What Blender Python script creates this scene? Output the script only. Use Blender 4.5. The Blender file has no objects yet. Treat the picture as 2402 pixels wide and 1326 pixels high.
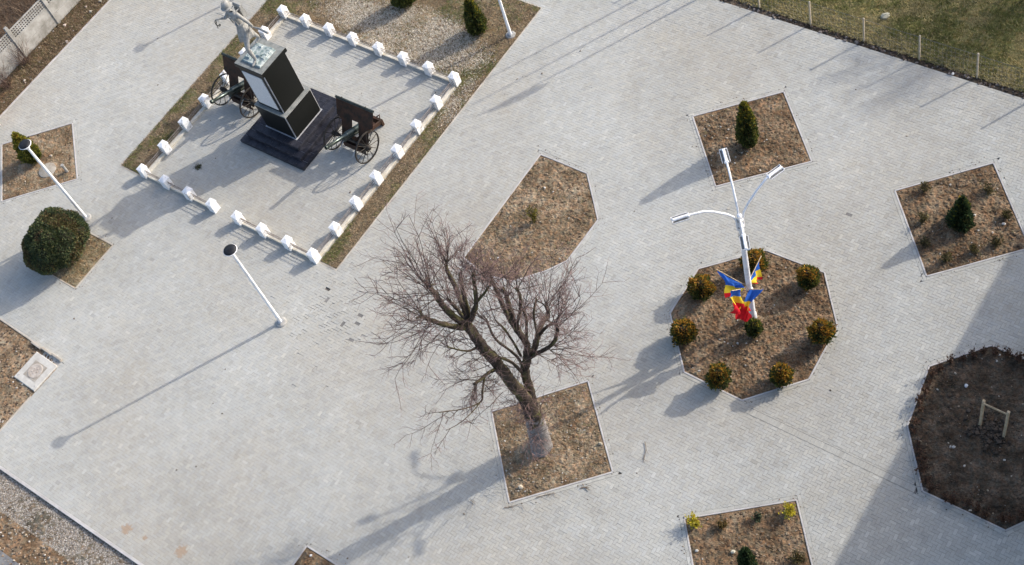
import bpy, math, random
import numpy as np
from mathutils import Vector, Matrix

# ------------------------------------------------------------------ frame of reference
# World axes: X = U runs along the monument enclosure's rows, Y = V runs away from the camera,
# origin = centre of the enclosure, metres. The camera was solved from the photograph's straight lines.
F_PX, TILT, ROLL, CX, CY = 3177.34, math.radians(34.761), math.radians(22.274), 1201.0, 663.0
HC = 37.0
C0 = np.array([-5.1767, 35.8146]); ANG = math.radians(-52.842)
UX = np.array([math.cos(ANG), math.sin(ANG)]); VX = np.array([-UX[1], UX[0]])
_d = np.array([math.sin(TILT)*math.sin(ROLL), math.sin(TILT)*math.cos(ROLL), math.cos(TILT)])
_e = np.array([math.cos(ROLL), -math.sin(ROLL), 0.0])
_g = np.cross(_d, _e)
def _uv(p):
    q = np.array(p, float) - C0
    return np.array([q @ UX, q @ VX])
def G(px, py, z=0.0):
    """world U,V of the point at height z seen at a photo pixel"""
    r = np.array([(px-CX)/F_PX, (py-CY)/F_PX, 1.0]); q = r*((HC-z)/(r @ _d))
    return _uv((q @ _e, -(q @ _g)))
CAM = np.array([*_uv((0, 0)), HC])
def _wdir(k):          # camera axis k (image x, y, z) in world
    a = np.array([_e[k], -_g[k]])
    return np.array([a @ UX, a @ VX, -_d[k]])
FWD_H = np.array([VX[0]*0 + np.array([0, 1.]) @ UX, np.array([0, 1.]) @ VX])   # horizontal view direction
def D(px, py, base, s=0.0):
    """3-D point on the pixel's ray in the upright plane s metres behind base"""
    r = ((px-CX)/F_PX)*_wdir(0) + ((py-CY)/F_PX)*_wdir(1) + _wdir(2)
    t = ((np.array(base[:2])-CAM[:2]) @ FWD_H + s)/(r[:2] @ FWD_H)
    return CAM + r*t
def project(p):
    q = np.array(p, float) - CAM
    x, y, z = (q @ _wdir(k) for k in range(3))
    return x/z*F_PX+CX, y/z*F_PX+CY

sc = bpy.context.scene
COL = sc.collection
# ------------------------------------------------------------------ camera
cd = bpy.data.cameras.new('camera'); cam = bpy.data.objects.new('camera', cd); COL.objects.link(cam)
cd.sensor_fit = 'HORIZONTAL'; cd.sensor_width = 36; cd.lens = F_PX/2402*36; cd.clip_start = .5; cd.clip_end = 2000
R = Matrix((_wdir(0), -_wdir(1), -_wdir(2))).transposed()
cam.matrix_world = Matrix.Translation(Vector(CAM)) @ R.to_4x4()
sc.camera = cam
# ------------------------------------------------------------------ sky, sun, exposure
SUN_EL, SUN_AZ = math.radians(28.2), math.radians(60.5)     # azimuth counter-clockwise from +X
w = bpy.data.worlds.new('World'); sc.world = w; w.use_nodes = True
nt = w.node_tree; bg = nt.nodes['Background']
sky = nt.nodes.new('ShaderNodeTexSky'); sky.sky_type = 'NISHITA'; sky.sun_disc = False
sky.sun_elevation = SUN_EL; sky.sun_rotation = math.pi/2 - SUN_AZ
sky.air_density = 0.9; sky.dust_density = 3.5; sky.ozone_density = 1.0; sky.altitude = 300
nt.links.new(sky.outputs[0], bg.inputs[0]); bg.inputs[1].default_value = 0.15
sl = bpy.data.lights.new('sun', 'SUN'); sun = bpy.data.objects.new('sun', sl); COL.objects.link(sun)
sl.energy = 2.0; sl.angle = math.radians(0.6); sl.color = (1.0, 0.95, 0.87)
sd = Vector((math.cos(SUN_EL)*math.cos(SUN_AZ), math.cos(SUN_EL)*math.sin(SUN_AZ), math.sin(SUN_EL)))
sun.rotation_euler = sd.to_track_quat('Z', 'Y').to_euler(); sun.location = (40, 60, 60)
vs = sc.view_settings
vs.view_transform = 'Standard'; vs.look = 'None'; vs.gamma = 1; vs.use_curve_mapping = False; vs.exposure = 0.99

rng = np.random.default_rng(7); random.seed(7)
# ------------------------------------------------------------------ helpers
def vnoise(x, y, seed=0):
    xi = np.floor(x).astype(np.int64); yi = np.floor(y).astype(np.int64); fx = x-xi; fy = y-yi
    fx = fx*fx*(3-2*fx); fy = fy*fy*(3-2*fy)
    def h(a, b):
        n = (a*374761393 + b*668265263 + seed*974634777) & 0xffffffff
        n = ((n ^ (n >> 13))*1274126177) & 0xffffffff
        return ((n ^ (n >> 16)) & 0xffff)/65535.0
    return (h(xi, yi)*(1-fx)+h(xi+1, yi)*fx)*(1-fy)+(h(xi, yi+1)*(1-fx)+h(xi+1, yi+1)*fx)*fy
def fbm(x, y, f, o=3, seed=0):
    s = 0; a = 1; t = 0
    for k in range(o):
        s = s+a*vnoise(x*f, y*f, seed+k); t += a; a *= .5; f *= 2.1
    return s/t

def link(o, parent=None):
    COL.objects.link(o)
    if parent is not None: o.parent = parent
    return o
def tag(o, label=None, cat=None, group=None, kind=None):
    if label: o['label'] = label
    if cat: o['category'] = cat
    if group: o['group'] = group
    if kind: o['kind'] = kind
    return o
def empty(name, loc=(0, 0, 0), rz=0):
    o = bpy.data.objects.new(name, None); o.empty_display_size = .2
    o.location = loc; o.rotation_euler = (0, 0, rz); return link(o)
def mesh_data(name, V, Fc, mat=None, tint=None, smooth=False):
    me = bpy.data.meshes.new(name)
    if isinstance(Fc, np.ndarray):
        n, k = Fc.shape
        V = np.asarray(V, np.float32)
        me.vertices.add(len(V)); me.vertices.foreach_set('co', V.ravel())
        me.loops.add(n*k); me.loops.foreach_set('vertex_index', Fc.astype(np.int32).ravel())
        me.polygons.add(n); me.polygons.foreach_set('loop_start', np.arange(n, dtype=np.int32)*k)
        me.update(calc_edges=True)
    else:
        me.from_pydata([tuple(map(float, v)) for v in V], [], Fc); me.update()
    if tint is not None:
        a = me.attributes.new('tint', 'FLOAT_COLOR', 'POINT')
        t = np.asarray(tint, np.float32)
        if t.shape[1] == 3: t = np.hstack([t, np.ones((len(t), 1), np.float32)])
        a.data.foreach_set('color', t.ravel())
    me.polygons.foreach_set('use_smooth', np.full(len(me.polygons), bool(smooth)))
    if mat: me.materials.append(mat)
    return me
def obj(name, V, Fc, mat, parent=None, tint=None, smooth=False, loc=None):
    o = link(bpy.data.objects.new(name, mesh_data(name, V, Fc, mat, tint, smooth)), parent)
    if loc is not None: o.location = loc
    return o
class MB:
    def __init__(s): s.v = []; s.f = []; s.t = []
    def add(s, V, Fc, tint=None):
        b = len(s.v); s.v += [tuple(map(float, p)) for p in V]; s.f += [tuple(i+b for i in f) for f in Fc]
        s.t += [tint if tint is not None else (1, 1, 1)]*len(V); return s
    def box(s, c, d, rz=0, tint=None, taper=1.0, bev=0.0):
        x, y, z = d[0]/2, d[1]/2, d[2]/2; ca, sa = math.cos(rz), math.sin(rz)
        if bev > 0:
            b = min(bev, x*.9, y*.9, z*.9); V = []; ring = [(-1, -1), (1, -1), (1, 1), (-1, 1)]
            levels = [(-z, b), (-z+b, 0), (z-b, 0), (z, b)]
            for lz, ins in levels:
                k = taper if lz > 0 else 1
                V += [((x*k-ins)*q[0], (y*k-ins)*q[1], lz) for q in ring]
            Fc = [(3, 2, 1, 0), (12, 13, 14, 15)]
            for l in range(3):
                for i in range(4): Fc.append((l*4+i, l*4+(i+1) % 4, l*4+4+(i+1) % 4, l*4+4+i))
        else:
            V = [(-x, -y, -z), (x, -y, -z), (x, y, -z), (-x, y, -z)]+[(a*x*taper, b*y*taper, z) for a, b in ((-1, -1), (1, -1), (1, 1), (-1, 1))]
            Fc = [(3, 2, 1, 0), (4, 5, 6, 7), (0, 1, 5, 4), (1, 2, 6, 5), (2, 3, 7, 6), (3, 0, 4, 7)]
        return s.add([(c[0]+p[0]*ca-p[1]*sa, c[1]+p[0]*sa+p[1]*ca, c[2]+p[2]) for p in V], Fc, tint)
    def tube(s, pts, rad, n=8, cap=True, tint=None):
        pts = [np.array(p, float) for p in pts]; m = len(pts)
        if np.isscalar(rad): rad = [rad]*m
        V = []; Fc = []; up = np.array([0.31, 0.17, 0.93]); prev = None
        for i in range(m):
            t = pts[min(i+1, m-1)]-pts[max(i-1, 0)]; t = t/(np.linalg.norm(t)+1e-9)
            a = prev if prev is not None else (up if abs(t @ up) < .95 else np.array([1., 0, 0]))
            a = a-t*(a @ t); a = a/(np.linalg.norm(a)+1e-9); b = np.cross(t, a); prev = a
            for k in range(n):
                th = 2*math.pi*k/n; V.append(pts[i]+rad[i]*(math.cos(th)*a+math.sin(th)*b))
        for i in range(m-1):
            for k in range(n): Fc.append((i*n+k, i*n+(k+1) % n, (i+1)*n+(k+1) % n, (i+1)*n+k))
        if cap: Fc.append(tuple(range(n-1, -1, -1))); Fc.append(tuple((m-1)*n+k for k in range(n)))
        return s.add(V, Fc, tint)
    def lathe(s, prof, n=20, c=(0, 0, 0), tint=None, M=None):
        V = []; Fc = []
        for r, z in prof:
            for k in range(n):
                th = 2*math.pi*k/n; V.append(np.array((r*math.cos(th), r*math.sin(th), z)))
        for i in range(len(prof)-1):
            for k in range(n): Fc.append((i*n+k, i*n+(k+1) % n, (i+1)*n+(k+1) % n, (i+1)*n+k))
        Fc.append(tuple(range(n-1, -1, -1))); Fc.append(tuple((len(prof)-1)*n+k for k in range(n)))
        if M is not None: V = [np.array(M @ Vector(v)) for v in V]
        return s.add([v+np.array(c) for v in V], Fc, tint)
    def build(s, name, mat, parent=None, smooth=False, tint=False, loc=None):
        return obj(name, s.v, s.f, mat, parent, s.t if tint else None, smooth, loc)
def copy_tree(o, parent=None):
    c = o.copy(); link(c); c.parent = parent
    for ch in list(o.children): copy_tree(ch, c)
    return c
def auto_smooth(o, ang=40):
    me = o.data; me.polygons.foreach_set('use_smooth', np.ones(len(me.polygons), bool)); me.set_sharp_from_angle(angle=math.radians(ang))
    return o

# ------------------------------------------------------------------ materials
def new_mat(name, rough=.8, spec=.3, metal=0.0):
    m = bpy.data.materials.new(name); m.use_nodes = True
    b = m.node_tree.nodes['Principled BSDF']
    b.inputs['Roughness'].default_value = rough; b.inputs['Metallic'].default_value = metal
    b.inputs['Specular IOR Level'].default_value = spec
    return m, m.node_tree, b
def N(nt, t, **k):
    n = nt.nodes.new(t)
    for a, v in k.items(): setattr(n, a, v)
    return n
def noise(nt, scale, detail=4, rough=.6, coord='pos'):
    n = N(nt, 'ShaderNodeTexNoise'); n.inputs['Scale'].default_value = scale; n.inputs['Detail'].default_value = detail
    n.inputs['Roughness'].default_value = rough
    if coord == 'pos':
        g = N(nt, 'ShaderNodeNewGeometry'); nt.links.new(g.outputs['Position'], n.inputs['Vector'])
    else:
        g = N(nt, 'ShaderNodeTexCoord'); nt.links.new(g.outputs['Object'], n.inputs['Vector'])
    return n
def ramp(nt, fac, stops):
    r = N(nt, 'ShaderNodeValToRGB'); e = r.color_ramp.elements
    while len(e) < len(stops): e.new(.5)
    for i, (p, c) in enumerate(stops): e[i].position = p; e[i].color = (*c, 1) if len(c) == 3 else c
    nt.links.new(fac, r.inputs[0]); return r
def mul(nt, a, b, fac=1.0, mode='MULTIPLY'):
    m = N(nt, 'ShaderNodeMix', data_type='RGBA', blend_type=mode); m.inputs[0].default_value = fac
    nt.links.new(a, m.inputs[6])
    if isinstance(b, tuple): m.inputs[7].default_value = (*b, 1)
    else: nt.links.new(b, m.inputs[7])
    return m.outputs[2]
def bump(nt, b, h, strength=.3, dist=.01):
    n = N(nt, 'ShaderNodeBump'); n.inputs['Strength'].default_value = strength; n.inputs['Distance'].default_value = dist
    nt.links.new(h, n.inputs['Height']); nt.links.new(n.outputs[0], b.inputs['Normal'])
def g3(v): return (v, v, v)
def mat_plain(name, c1, c2, scale=6, rough=.7, spec=.3, metal=0, b=.2, bd=.004, lo=.35, hi=.65, coord='pos'):
    m, nt, bs = new_mat(name, rough, spec, metal); n = noise(nt, scale, 5, .65, coord)
    r = ramp(nt, n.outputs[0], [(lo, c1), (hi, c2)]); nt.links.new(r.outputs[0], bs.inputs['Base Color'])
    if b: n2 = noise(nt, scale*9, 3, .6, coord); bump(nt, bs, n2.outputs[0], b, bd)
    return m
def mat_tint(name, rough=.8, spec=.25, var=(.8, 1.15), scale=8, b=.25, bd=.004, transl=0.0):
    m, nt, bs = new_mat(name, rough, spec); a = N(nt, 'ShaderNodeAttribute', attribute_name='tint')
    n = noise(nt, scale, 4); r = ramp(nt, n.outputs[0], [(.3, g3(var[0])), (.7, g3(var[1]))])
    c = mul(nt, a.outputs['Color'], r.outputs[0]); nt.links.new(c, bs.inputs['Base Color'])
    if b: n2 = noise(nt, scale*7, 3); bump(nt, bs, n2.outputs[0], b, bd)
    if transl:
        t = N(nt, 'ShaderNodeBsdfTranslucent'); nt.links.new(c, t.inputs[0])
        mx = N(nt, 'ShaderNodeMixShader'); mx.inputs[0].default_value = transl
        nt.links.new(bs.outputs[0], mx.inputs[1]); nt.links.new(t.outputs[0], mx.inputs[2])
        nt.links.new(mx.outputs[0], nt.nodes['Material Output'].inputs[0])
    return m
def mat_soil(name, dark, mid, light, s=1.0):
    m, nt, bs = new_mat(name, .95, .1)
    a = noise(nt, 1.3*s, 6, .7); r = ramp(nt, a.outputs[0], [(.36, dark), (.5, mid), (.63, light)])
    c = noise(nt, 17*s, 6, .75); r2 = ramp(nt, c.outputs[0], [(.3, g3(.45)), (.5, g3(.95)), (.7, g3(1.45))])
    col = mul(nt, r.outputs[0], r2.outputs[0])
    d = noise(nt, 5*s, 5, .7); r3 = ramp(nt, d.outputs[0], [(.38, (1.18, .98, .82)), (.60, (.88, .95, .92))])
    col = mul(nt, col, r3.outputs[0]); nt.links.new(col, bs.inputs['Base Color'])
    e = noise(nt, 38, 5, .75); bump(nt, bs, e.outputs[0], .9, .02)
    return m

# brick: per-brick tint x large, soft stains x fine grain
def mat_brick(name, per_object=False):
    m, nt, bs = new_mat(name, .86, .22)
    if per_object:
        oi = N(nt, 'ShaderNodeObjectInfo')
        base = ramp(nt, oi.outputs['Random'], [(0, (.40, .395, .36)), (.45, (.43, .425, .388)), (.85, (.45, .442, .40)), (1, (.51, .505, .46))]).outputs[0]
    else:
        base = N(nt, 'ShaderNodeAttribute', attribute_name='tint').outputs['Color']
    n = noise(nt, .35, 5, .6); r = ramp(nt, n.outputs[0], [(.3, (.90, .89, .875)), (.52, (1, 1, 1)), (.72, (1.045, 1.045, 1.04))])
    c = mul(nt, base, r.outputs[0])
    # worn, brownish trodden patches
    n2 = noise(nt, .17, 4, .55); r2 = ramp(nt, n2.outputs[0], [(.42, (1, 1, 1)), (.64, (.90, .865, .825))]); c = mul(nt, c, r2.outputs[0])
    n4 = noise(nt, 2.6, 5, .7); r4 = ramp(nt, n4.outputs[0], [(.33, (.925, .915, .9)), (.48, (1, 1, 1)), (.68, (1.03, 1.03, 1.03))]); c = mul(nt, c, r4.outputs[0])
    n3 = noise(nt, 55, 4, .7); r3 = ramp(nt, n3.outputs[0], [(.3, g3(.86)), (.7, g3(1.1))]); c = mul(nt, c, r3.outputs[0])
    # two clay splashes trodden onto the paving
    g = N(nt, 'ShaderNodeNewGeometry')
    for (sx, sy, sr) in SPLASH:
        v = N(nt, 'ShaderNodeVectorMath', operation='DISTANCE'); v.inputs[1].default_value = (sx, sy, 0); nt.links.new(g.outputs['Position'], v.inputs[0])
        nn = noise(nt, 9, 4, .7); a = N(nt, 'ShaderNodeMath', operation='MULTIPLY_ADD'); a.inputs[1].default_value = 1.1; nt.links.new(nn.outputs[0], a.inputs[0]); 
        dv = N(nt, 'ShaderNodeMath', operation='DIVIDE'); dv.inputs[1].default_value = sr; nt.links.new(v.outputs['Value'], dv.inputs[0]); nt.links.new(dv.outputs[0], a.inputs[2])
        rr = ramp(nt, a.outputs[0], [(.78, g3(.75)), (.92, g3(0.0))])
        mx = N(nt, 'ShaderNodeMix', data_type='RGBA'); nt.links.new(rr.outputs[0], mx.inputs[0]); nt.links.new(c, mx.inputs[6]); mx.inputs[7].default_value = (.36, .25, .16, 1); c = mx.outputs[2]
    nt.links.new(c, bs.inputs['Base Color']); bump(nt, bs, n3.outputs[0], .25, .004)
    return m
SPLASH = [(*G(297, 1241), .55), (*G(425, 1294), .6), (*G(340, 1262), .25)]
M = {}
M['brick'] = mat_brick('paving_concrete'); M['brick1'] = mat_brick('paving_concrete_single', True)
M['sand'] = mat_plain('joint_sand', (.17, .16, .145), (.25, .235, .215), 3)
M['kerb'] = mat_plain('kerb_concrete', (.40, .375, .35), (.52, .50, .475), 2.2, .9, .2)
M['kerb2'] = mat_plain('kerb_concrete_sandy', (.36, .31, .25), (.50, .45, .38), 2.2, .9, .2)
M['curb'] = mat_plain('limed_curb', (.44, .40, .32), (.62, .59, .52), 3, .9, .2)
M['ground'] = mat_plain('earth', (.1, .085, .06), (.17, .14, .10), 1.5, .95, .1)
M['soil'] = mat_soil('soil_crumbly', (.10, .066, .042), (.195, .138, .09), (.30, .225, .158))
M['soil_pale'] = mat_soil('soil_pale', (.13, .092, .06), (.25, .187, .127), (.38, .305, .225))
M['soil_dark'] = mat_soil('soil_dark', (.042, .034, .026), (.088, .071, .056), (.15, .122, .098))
M['litter'] = mat_soil('leaf_litter', (.085, .06, .042), (.165, .118, .082), (.25, .19, .13))
M['turf'] = mat_soil('thin_turf', (.15, .12, .07), (.225, .18, .115), (.31, .26, .18))
M['lawn'] = mat_soil('winter_lawn', (.10, .098, .038), (.16, .15, .062), (.25, .21, .11))
M['gravel'] = mat_soil('gravel_bed', (.10, .085, .065), (.17, .145, .115), (.24, .21, .17))
M['road'] = mat_plain('asphalt', (.13, .13, .135), (.23, .225, .215), 4, .9, .2)
M['tint'] = mat_tint('mixed_tint'); M['clod'] = mat_tint('soil_clod', .95, .1, (.6, 1.3), 25, .6, .01); M['stone'] = mat_tint('stone', .85, .25, (.8, 1.2), 14)
M['leaf'] = mat_tint('conifer_spray', .65, .3, (.75, 1.25), 10, 0, 0, .32)
M['blade'] = mat_tint('grass_blade', .75, .2, (.75, 1.25), 6, 0, 0, .25)
M['bark'] = mat_tint('bark', .95, .1, (.6, 1.35), 16, .9, .02)
M['twig'] = mat_tint('twig', .85, .15, (.85, 1.15), 6, 0)
M['whitewash'] = mat_plain('white_limewash', (.40, .37, .33), (.84, .83, .81), 5, .9, .15, 0, .35, .006, .30, .46)
M['white_paint'] = mat_plain('white_enamel', (.56, .55, .53), (.82, .82, .82), 4, .45, .4, 0, .05, .004, .28, .48)
M['steel'] = mat_plain('grey_zinc', (.36, .37, .37), (.5, .5, .5), 8, .45, .5, .6, .05)
M['reflector'] = mat_plain('dull_reflector', (.13, .13, .125), (.22, .215, .2), 8, .5, .4, .3, .05)
M['black_cap'] = mat_plain('black_lamp_cap', (.008, .009, .012), (.022, .024, .03), 9, .6, .25)
M['rail'] = mat_plain('rusty_rail', (.15, .11, .085), (.34, .31, .28), 10, .7, .3)
M['granite'] = mat_plain('black_granite', (.004, .0045, .004), (.018, .019, .017), 60, .35, .2, 0, 0, .001, .4, .75)
M['granite_tile'] = mat_plain('dark_tile', (.015, .0155, .021), (.04, .040, .050), 5, .42, .3, 0, .15, .002)
M['grout'] = mat_plain('pale_grout', (.36, .36, .37), (.5, .5, .5), 8, .8, .2)
M['cap_stone'] = mat_plain('grey_cap_stone', (.16, .17, .16), (.28, .285, .265), 5, .75, .3)
M['bronze'] = mat_plain('weathered_silver_bronze', (.20, .20, .19), (.40, .395, .375), 7, .6, .4, .15, .3, .01, .3, .7)
M['patina'] = mat_plain('patina', (.16, .22, .22), (.48, .52, .50), 6, .7, .3, 0, .5, .02, .4, .6)
M['gun'] = mat_plain('gun_green_black', (.012, .017, .015), (.045, .055, .047), 6, .5, .4, .2, .2)
M['gun_barrel'] = mat_plain('gun_barrel_steel', (.035, .05, .045), (.10, .12, .11), 6, .28, .6, .7, .1)
M['rust'] = mat_plain('rusted_plate', (.022, .017, .012), (.075, .034, .02), 4, .75, .3, .1, .3)
M['wheel'] = mat_plain('wheel_iron', (.018, .016, .014), (.06, .05, .04), 9, .65, .35, .3, .2)
M['wood'] = mat_plain('raw_stake_wood', (.42, .32, .20), (.58, .46, .31), 9, .8, .2)
M['concrete'] = mat_plain('cast_concrete', (.24, .23, .205), (.42, .41, .385), 2.2, .9, .2)
M['slab'] = mat_plain('pale_concrete', (.42, .395, .35), (.56, .54, .49), 3, .9, .2)
M['lid'] = mat_plain('weathered_lid', (.27, .235, .19), (.40, .37, .32), 5, .9, .2)
M['manhole'] = mat_plain('worn_manhole', (.33, .28, .235), (.48, .43, .375), 7, .9, .2, 0, .4, .01)
M['wire'] = mat_plain('galvanised_wire', (.2, .2, .19), (.32, .31, .29), 6, .6, .4, .4, 0)
M['post_wood'] = mat_plain('fence_stake', (.36, .30, .22), (.52, .45, .35), 8, .85, .2)
M['plaster'] = mat_plain('house_plaster', (.5, .46, .38), (.6, .56, .48), 2, .9)
M['roof'] = mat_plain('roof_clay', (.2, .07, .04), (.3, .12, .07), 3, .8)
M['glass'] = mat_plain('window_glass', (.02, .025, .03), (.04, .045, .05), 3, .1, .5, 0, 0)
M['orange'] = mat_plain('orange_plastic', (.55, .2, .03), (.65, .26, .05), 4, .5)
m, nt, bs = new_mat('marble_text_panel', .5, .4)      # white panel with small, illegible lines of grey lettering
tc = N(nt, 'ShaderNodeTexCoord'); sx = N(nt, 'ShaderNodeSeparateXYZ'); nt.links.new(tc.outputs['Object'], sx.inputs[0])
wv = N(nt, 'ShaderNodeMath', operation='MULTIPLY'); wv.inputs[1].default_value = 13; nt.links.new(sx.outputs[2], wv.inputs[0])
fr = N(nt, 'ShaderNodeMath', operation='FRACT'); nt.links.new(wv.outputs[0], fr.inputs[0])
row = ramp(nt, fr.outputs[0], [(.45, g3(0)), (.5, g3(1)), (.8, g3(1)), (.85, g3(0))])
mp = N(nt, 'ShaderNodeMapping'); mp.inputs['Scale'].default_value = (38, 1, 13); nt.links.new(tc.outputs['Object'], mp.inputs[0])
wn = N(nt, 'ShaderNodeTexNoise'); wn.inputs['Scale'].default_value = 1.4; nt.links.new(mp.outputs[0], wn.inputs['Vector'])
wr = ramp(nt, wn.outputs[0], [(.44, g3(0)), (.5, g3(1))])
k = mul(nt, row.outputs[0], wr.outputs[0]); mx = N(nt, 'ShaderNodeMix', data_type='RGBA'); nt.links.new(k, mx.inputs[0])
mx.inputs[6].default_value = (.66, .665, .67, 1); mx.inputs[7].default_value = (.42, .42, .43, 1); nt.links.new(mx.outputs[2], bs.inputs['Base Color']); M['marble'] = m

# ------------------------------------------------------------------ polygons
def ccw(P):
    P = np.array(P, float); a = 0.5*np.sum(P[:, 0]*np.roll(P[:, 1], -1)-np.roll(P[:, 0], -1)*P[:, 1])
    return P if a > 0 else P[::-1].copy()
def edges(P):
    E = np.roll(P, -1, 0)-P; L = np.linalg.norm(E, axis=1); n = np.stack([E[:, 1], -E[:, 0]], 1)/L[:, None]   # outward normal
    return n, np.sum(n*P, 1), L
def offset(P, d):
    n, c, _ = edges(P); c = c+d; out = []
    for i in range(len(P)):
        j = (i-1) % len(P); out.append(np.linalg.solve(np.array([n[j], n[i]]), np.array([c[j], c[i]])))
    return np.array(out)
def inside(P, X, Y, d=0.0):
    n, c, _ = edges(P); r = np.ones(X.shape, bool)
    for a, b in zip(n, c): r &= (a[0]*X+a[1]*Y <= b+d)
    return r
def clip(poly, n, c, keep_out=True):
    out = []; s = 1 if keep_out else -1; m = len(poly)
    for i in range(m):
        a = poly[i]; b = poly[(i+1) % m]; da = s*(n @ a-c); db = s*(n @ b-c)
        if da >= 0: out.append(a)
        if (da >= 0) != (db >= 0): out.append(a+(b-a)*(da/(da-db)))
    return out
def px(*pts): return ccw([G(*p) for p in pts])

OCT_C = np.mean([G(*p) for p in [(1796, 585), (1636, 629), (1569, 735), (1603, 875), (1740, 942), (1899, 892), (1967, 766), (1936, 638)]], 0)
BEDS = dict(
    A=px((171, 287), (183, 421), (2, 475), (2, 338)),
    B=ccw([(-3.28, -9.5), (-3.28, -7.35), (-5.75, -7.35), (-5.75, -9.5)]),
    D=ccw([(10.74, -12.78), (10.74, -16.0), (14.0, -16.0), (14.0, -12.78)]),
    E=px((1381, 891), (1440, 1109), (1192, 1182), (1150, 964)),
    F=ccw([(9.08, 2.93), (11.1, 2.93), (12.51, 1.42), (12.45, -.45), (12.03, -1.1), (11.22, -1.97), (10.2, -2.2), (9.08, -1.95)]),
    G=px((1796, 585), (1636, 629), (1569, 735), (1603, 875), (1740, 942), (1899, 892), (1967, 766), (1936, 638)),
    H=px((1840, 213), (1907, 380), (1677, 440), (1622, 272)),
    I=ccw([G(2096, 446), G(2332, 380), G(2332, 380)+G(2172, 651)-G(2096, 446), G(2172, 651)]),
    J=ccw([(25.86, -2.5), (24.6, -.84), (24.3, 1.25), (25.58, 2.72), (27.6, 2.75), (29.1, 1.3), (29.4, -.9), (28.3, -2.5)]),
    K=ccw([G(1602, 1215), G(1871, 1170), G(1871, 1170)+(G(1908, 1326)-G(1871, 1170))*1.62, G(1602, 1215)+(G(1908, 1326)-G(1871, 1170))*1.62]),
)
C_POLY = ccw([(-5.6, -11.78), (-1.5, -11.95), (-1.66, -15.2), (-5.6, -15.2)])
RING = [ccw([(-5.66, -4.45), (-4.5, -4.45), (-4.5, 8.74), (-5.66, 8.74)]), ccw([(-4.5, 4.5), (4.5, 4.5), (4.5, 8.74), (-4.5, 8.74)]),
        ccw([(4.5, -4.33), (5.24, -4.33), (5.24, 8.74), (4.5, 8.74)])]
BAND = ccw([(20.3, -2.62), (25.75, -2.62), (25.75, -2.36), (20.3, -2.36)])
U0, U1, V0, V1 = -12.42, 31.5, -15.96, 11.65
FRAME = offset(px((0, 0), (2402, 0), (2402, 1326), (0, 1326)), 2.2)

# ------------------------------------------------------------------ ground and pavement
g = obj('ground', [(-300, -300, -.12), (300, -300, -.12), (300, 300, -.12), (-300, 300, -.12)], [(0, 1, 2, 3)], M['ground']); tag(g, kind='structure')
def poly_sheet(P, z): return [(*p, z) for p in P], [tuple(range(len(P)))]
pav = obj('pavement', [(U0-.02, V0-.02, -.07), (U1, V0-.02, -.07), (U1, V1, -.07), (U0-.02, V1, -.07)], [(0, 1, 2, 3)], M['sand']); tag(pav, kind='structure')

S = .1015; GAP = .0042; CH = .0028; TH = .055
ii = np.arange(int((U0-1)/S), int((U1+1)/S)); jj = np.arange(int((V0-1)/S), int((V1+1)/S))
I2, J2 = np.meshgrid(ii, jj, indexing='ij'); t = (I2-J2) % 4
hx, hy = I2[t == 0], J2[t == 0]; vx, vy = I2[t == 3], J2[t == 3]
RC = np.concatenate([np.stack([hx*S, hy*S, hx*S+2*S, hy*S+S], 1), np.stack([vx*S, vy*S, vx*S+S, vy*S+2*S], 1)])
ctr = np.stack([(RC[:, 0]+RC[:, 2])/2, (RC[:, 1]+RC[:, 3])/2], 1)
keep = inside(FRAME, ctr[:, 0], ctr[:, 1]) & (ctr[:, 0] > U0-.1) & (ctr[:, 0] < U1) & (ctr[:, 1] > V0-.1) & (ctr[:, 1] < V1+.1)
RC = RC[keep]; ctr = ctr[keep]
# loosened joints where the paving has settled, right of the enclosure's corner
wear_c = G(775, 740); dw = ctr-wear_c; wear = np.exp(-((dw @ np.array([.9, .43]))/1.0)**2-((dw @ np.array([-.43, .9]))/1.6)**2)
loose = rng.random(len(RC)) < .5*wear
gap = np.where(loose, GAP+rng.random(len(RC))*.016, GAP*(.7+.9*rng.random(len(RC))))
R2 = RC+np.stack([gap/2, gap/2, -gap/2, -gap/2], 1)
corners = np.stack([R2[:, [0, 1]], R2[:, [2, 1]], R2[:, [2, 3]], R2[:, [0, 3]]], 1)      # n,4,2
alive = np.ones(len(RC), bool); irregular = {}
HOLES = [offset(BEDS[k], .105) for k in 'AEFGHIJK']+[BEDS['B'], BEDS['D'], C_POLY]+RING+[BAND]
for P in HOLES:
    n, c, _ = edges(P); bb0 = P.min(0)-.3; bb1 = P.max(0)+.3
    cand = np.where(alive & np.all((ctr > bb0) & (ctr < bb1), axis=1))[0]
    dist = np.einsum('nkd,ed->nke', corners[cand], n)-c[None, None, :]
    out = np.any(np.all(dist >= -1e-6, axis=1), axis=1); inn = np.all(dist <= 1e-6, axis=(1, 2))
    alive[cand[inn]] = False
    for a, dd in zip(cand[~out & ~inn], dist[~out & ~inn]):
        e = int(np.argmax(dd.mean(0))); poly = irregular.get(a, list(corners[a])); poly = clip(poly, n[e], c[e]+.003)
        if len(poly) < 3: alive[a] = False
        else: irregular[a] = poly
for n, c in ((np.array([1., 0]), U0), (np.array([0, 1.]), V0), (np.array([0, -1.]), -V1)):
    dist = corners @ n-c; part = np.where(alive & np.any(dist < 0, axis=1))[0]
    for a in part:
        poly = irregular.get(a, list(corners[a])); poly = clip(poly, n, c)
        if len(poly) < 3: alive[a] = False
        else: irregular[a] = poly
def parea(p):
    p = np.array(p); return abs(.5*np.sum(p[:, 0]*np.roll(p[:, 1], -1)-np.roll(p[:, 0], -1)*p[:, 1]))
nB = len(RC)
u = rng.random(nB); patch = fbm(ctr[:, 0], ctr[:, 1], .8, 3, 5)
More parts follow.
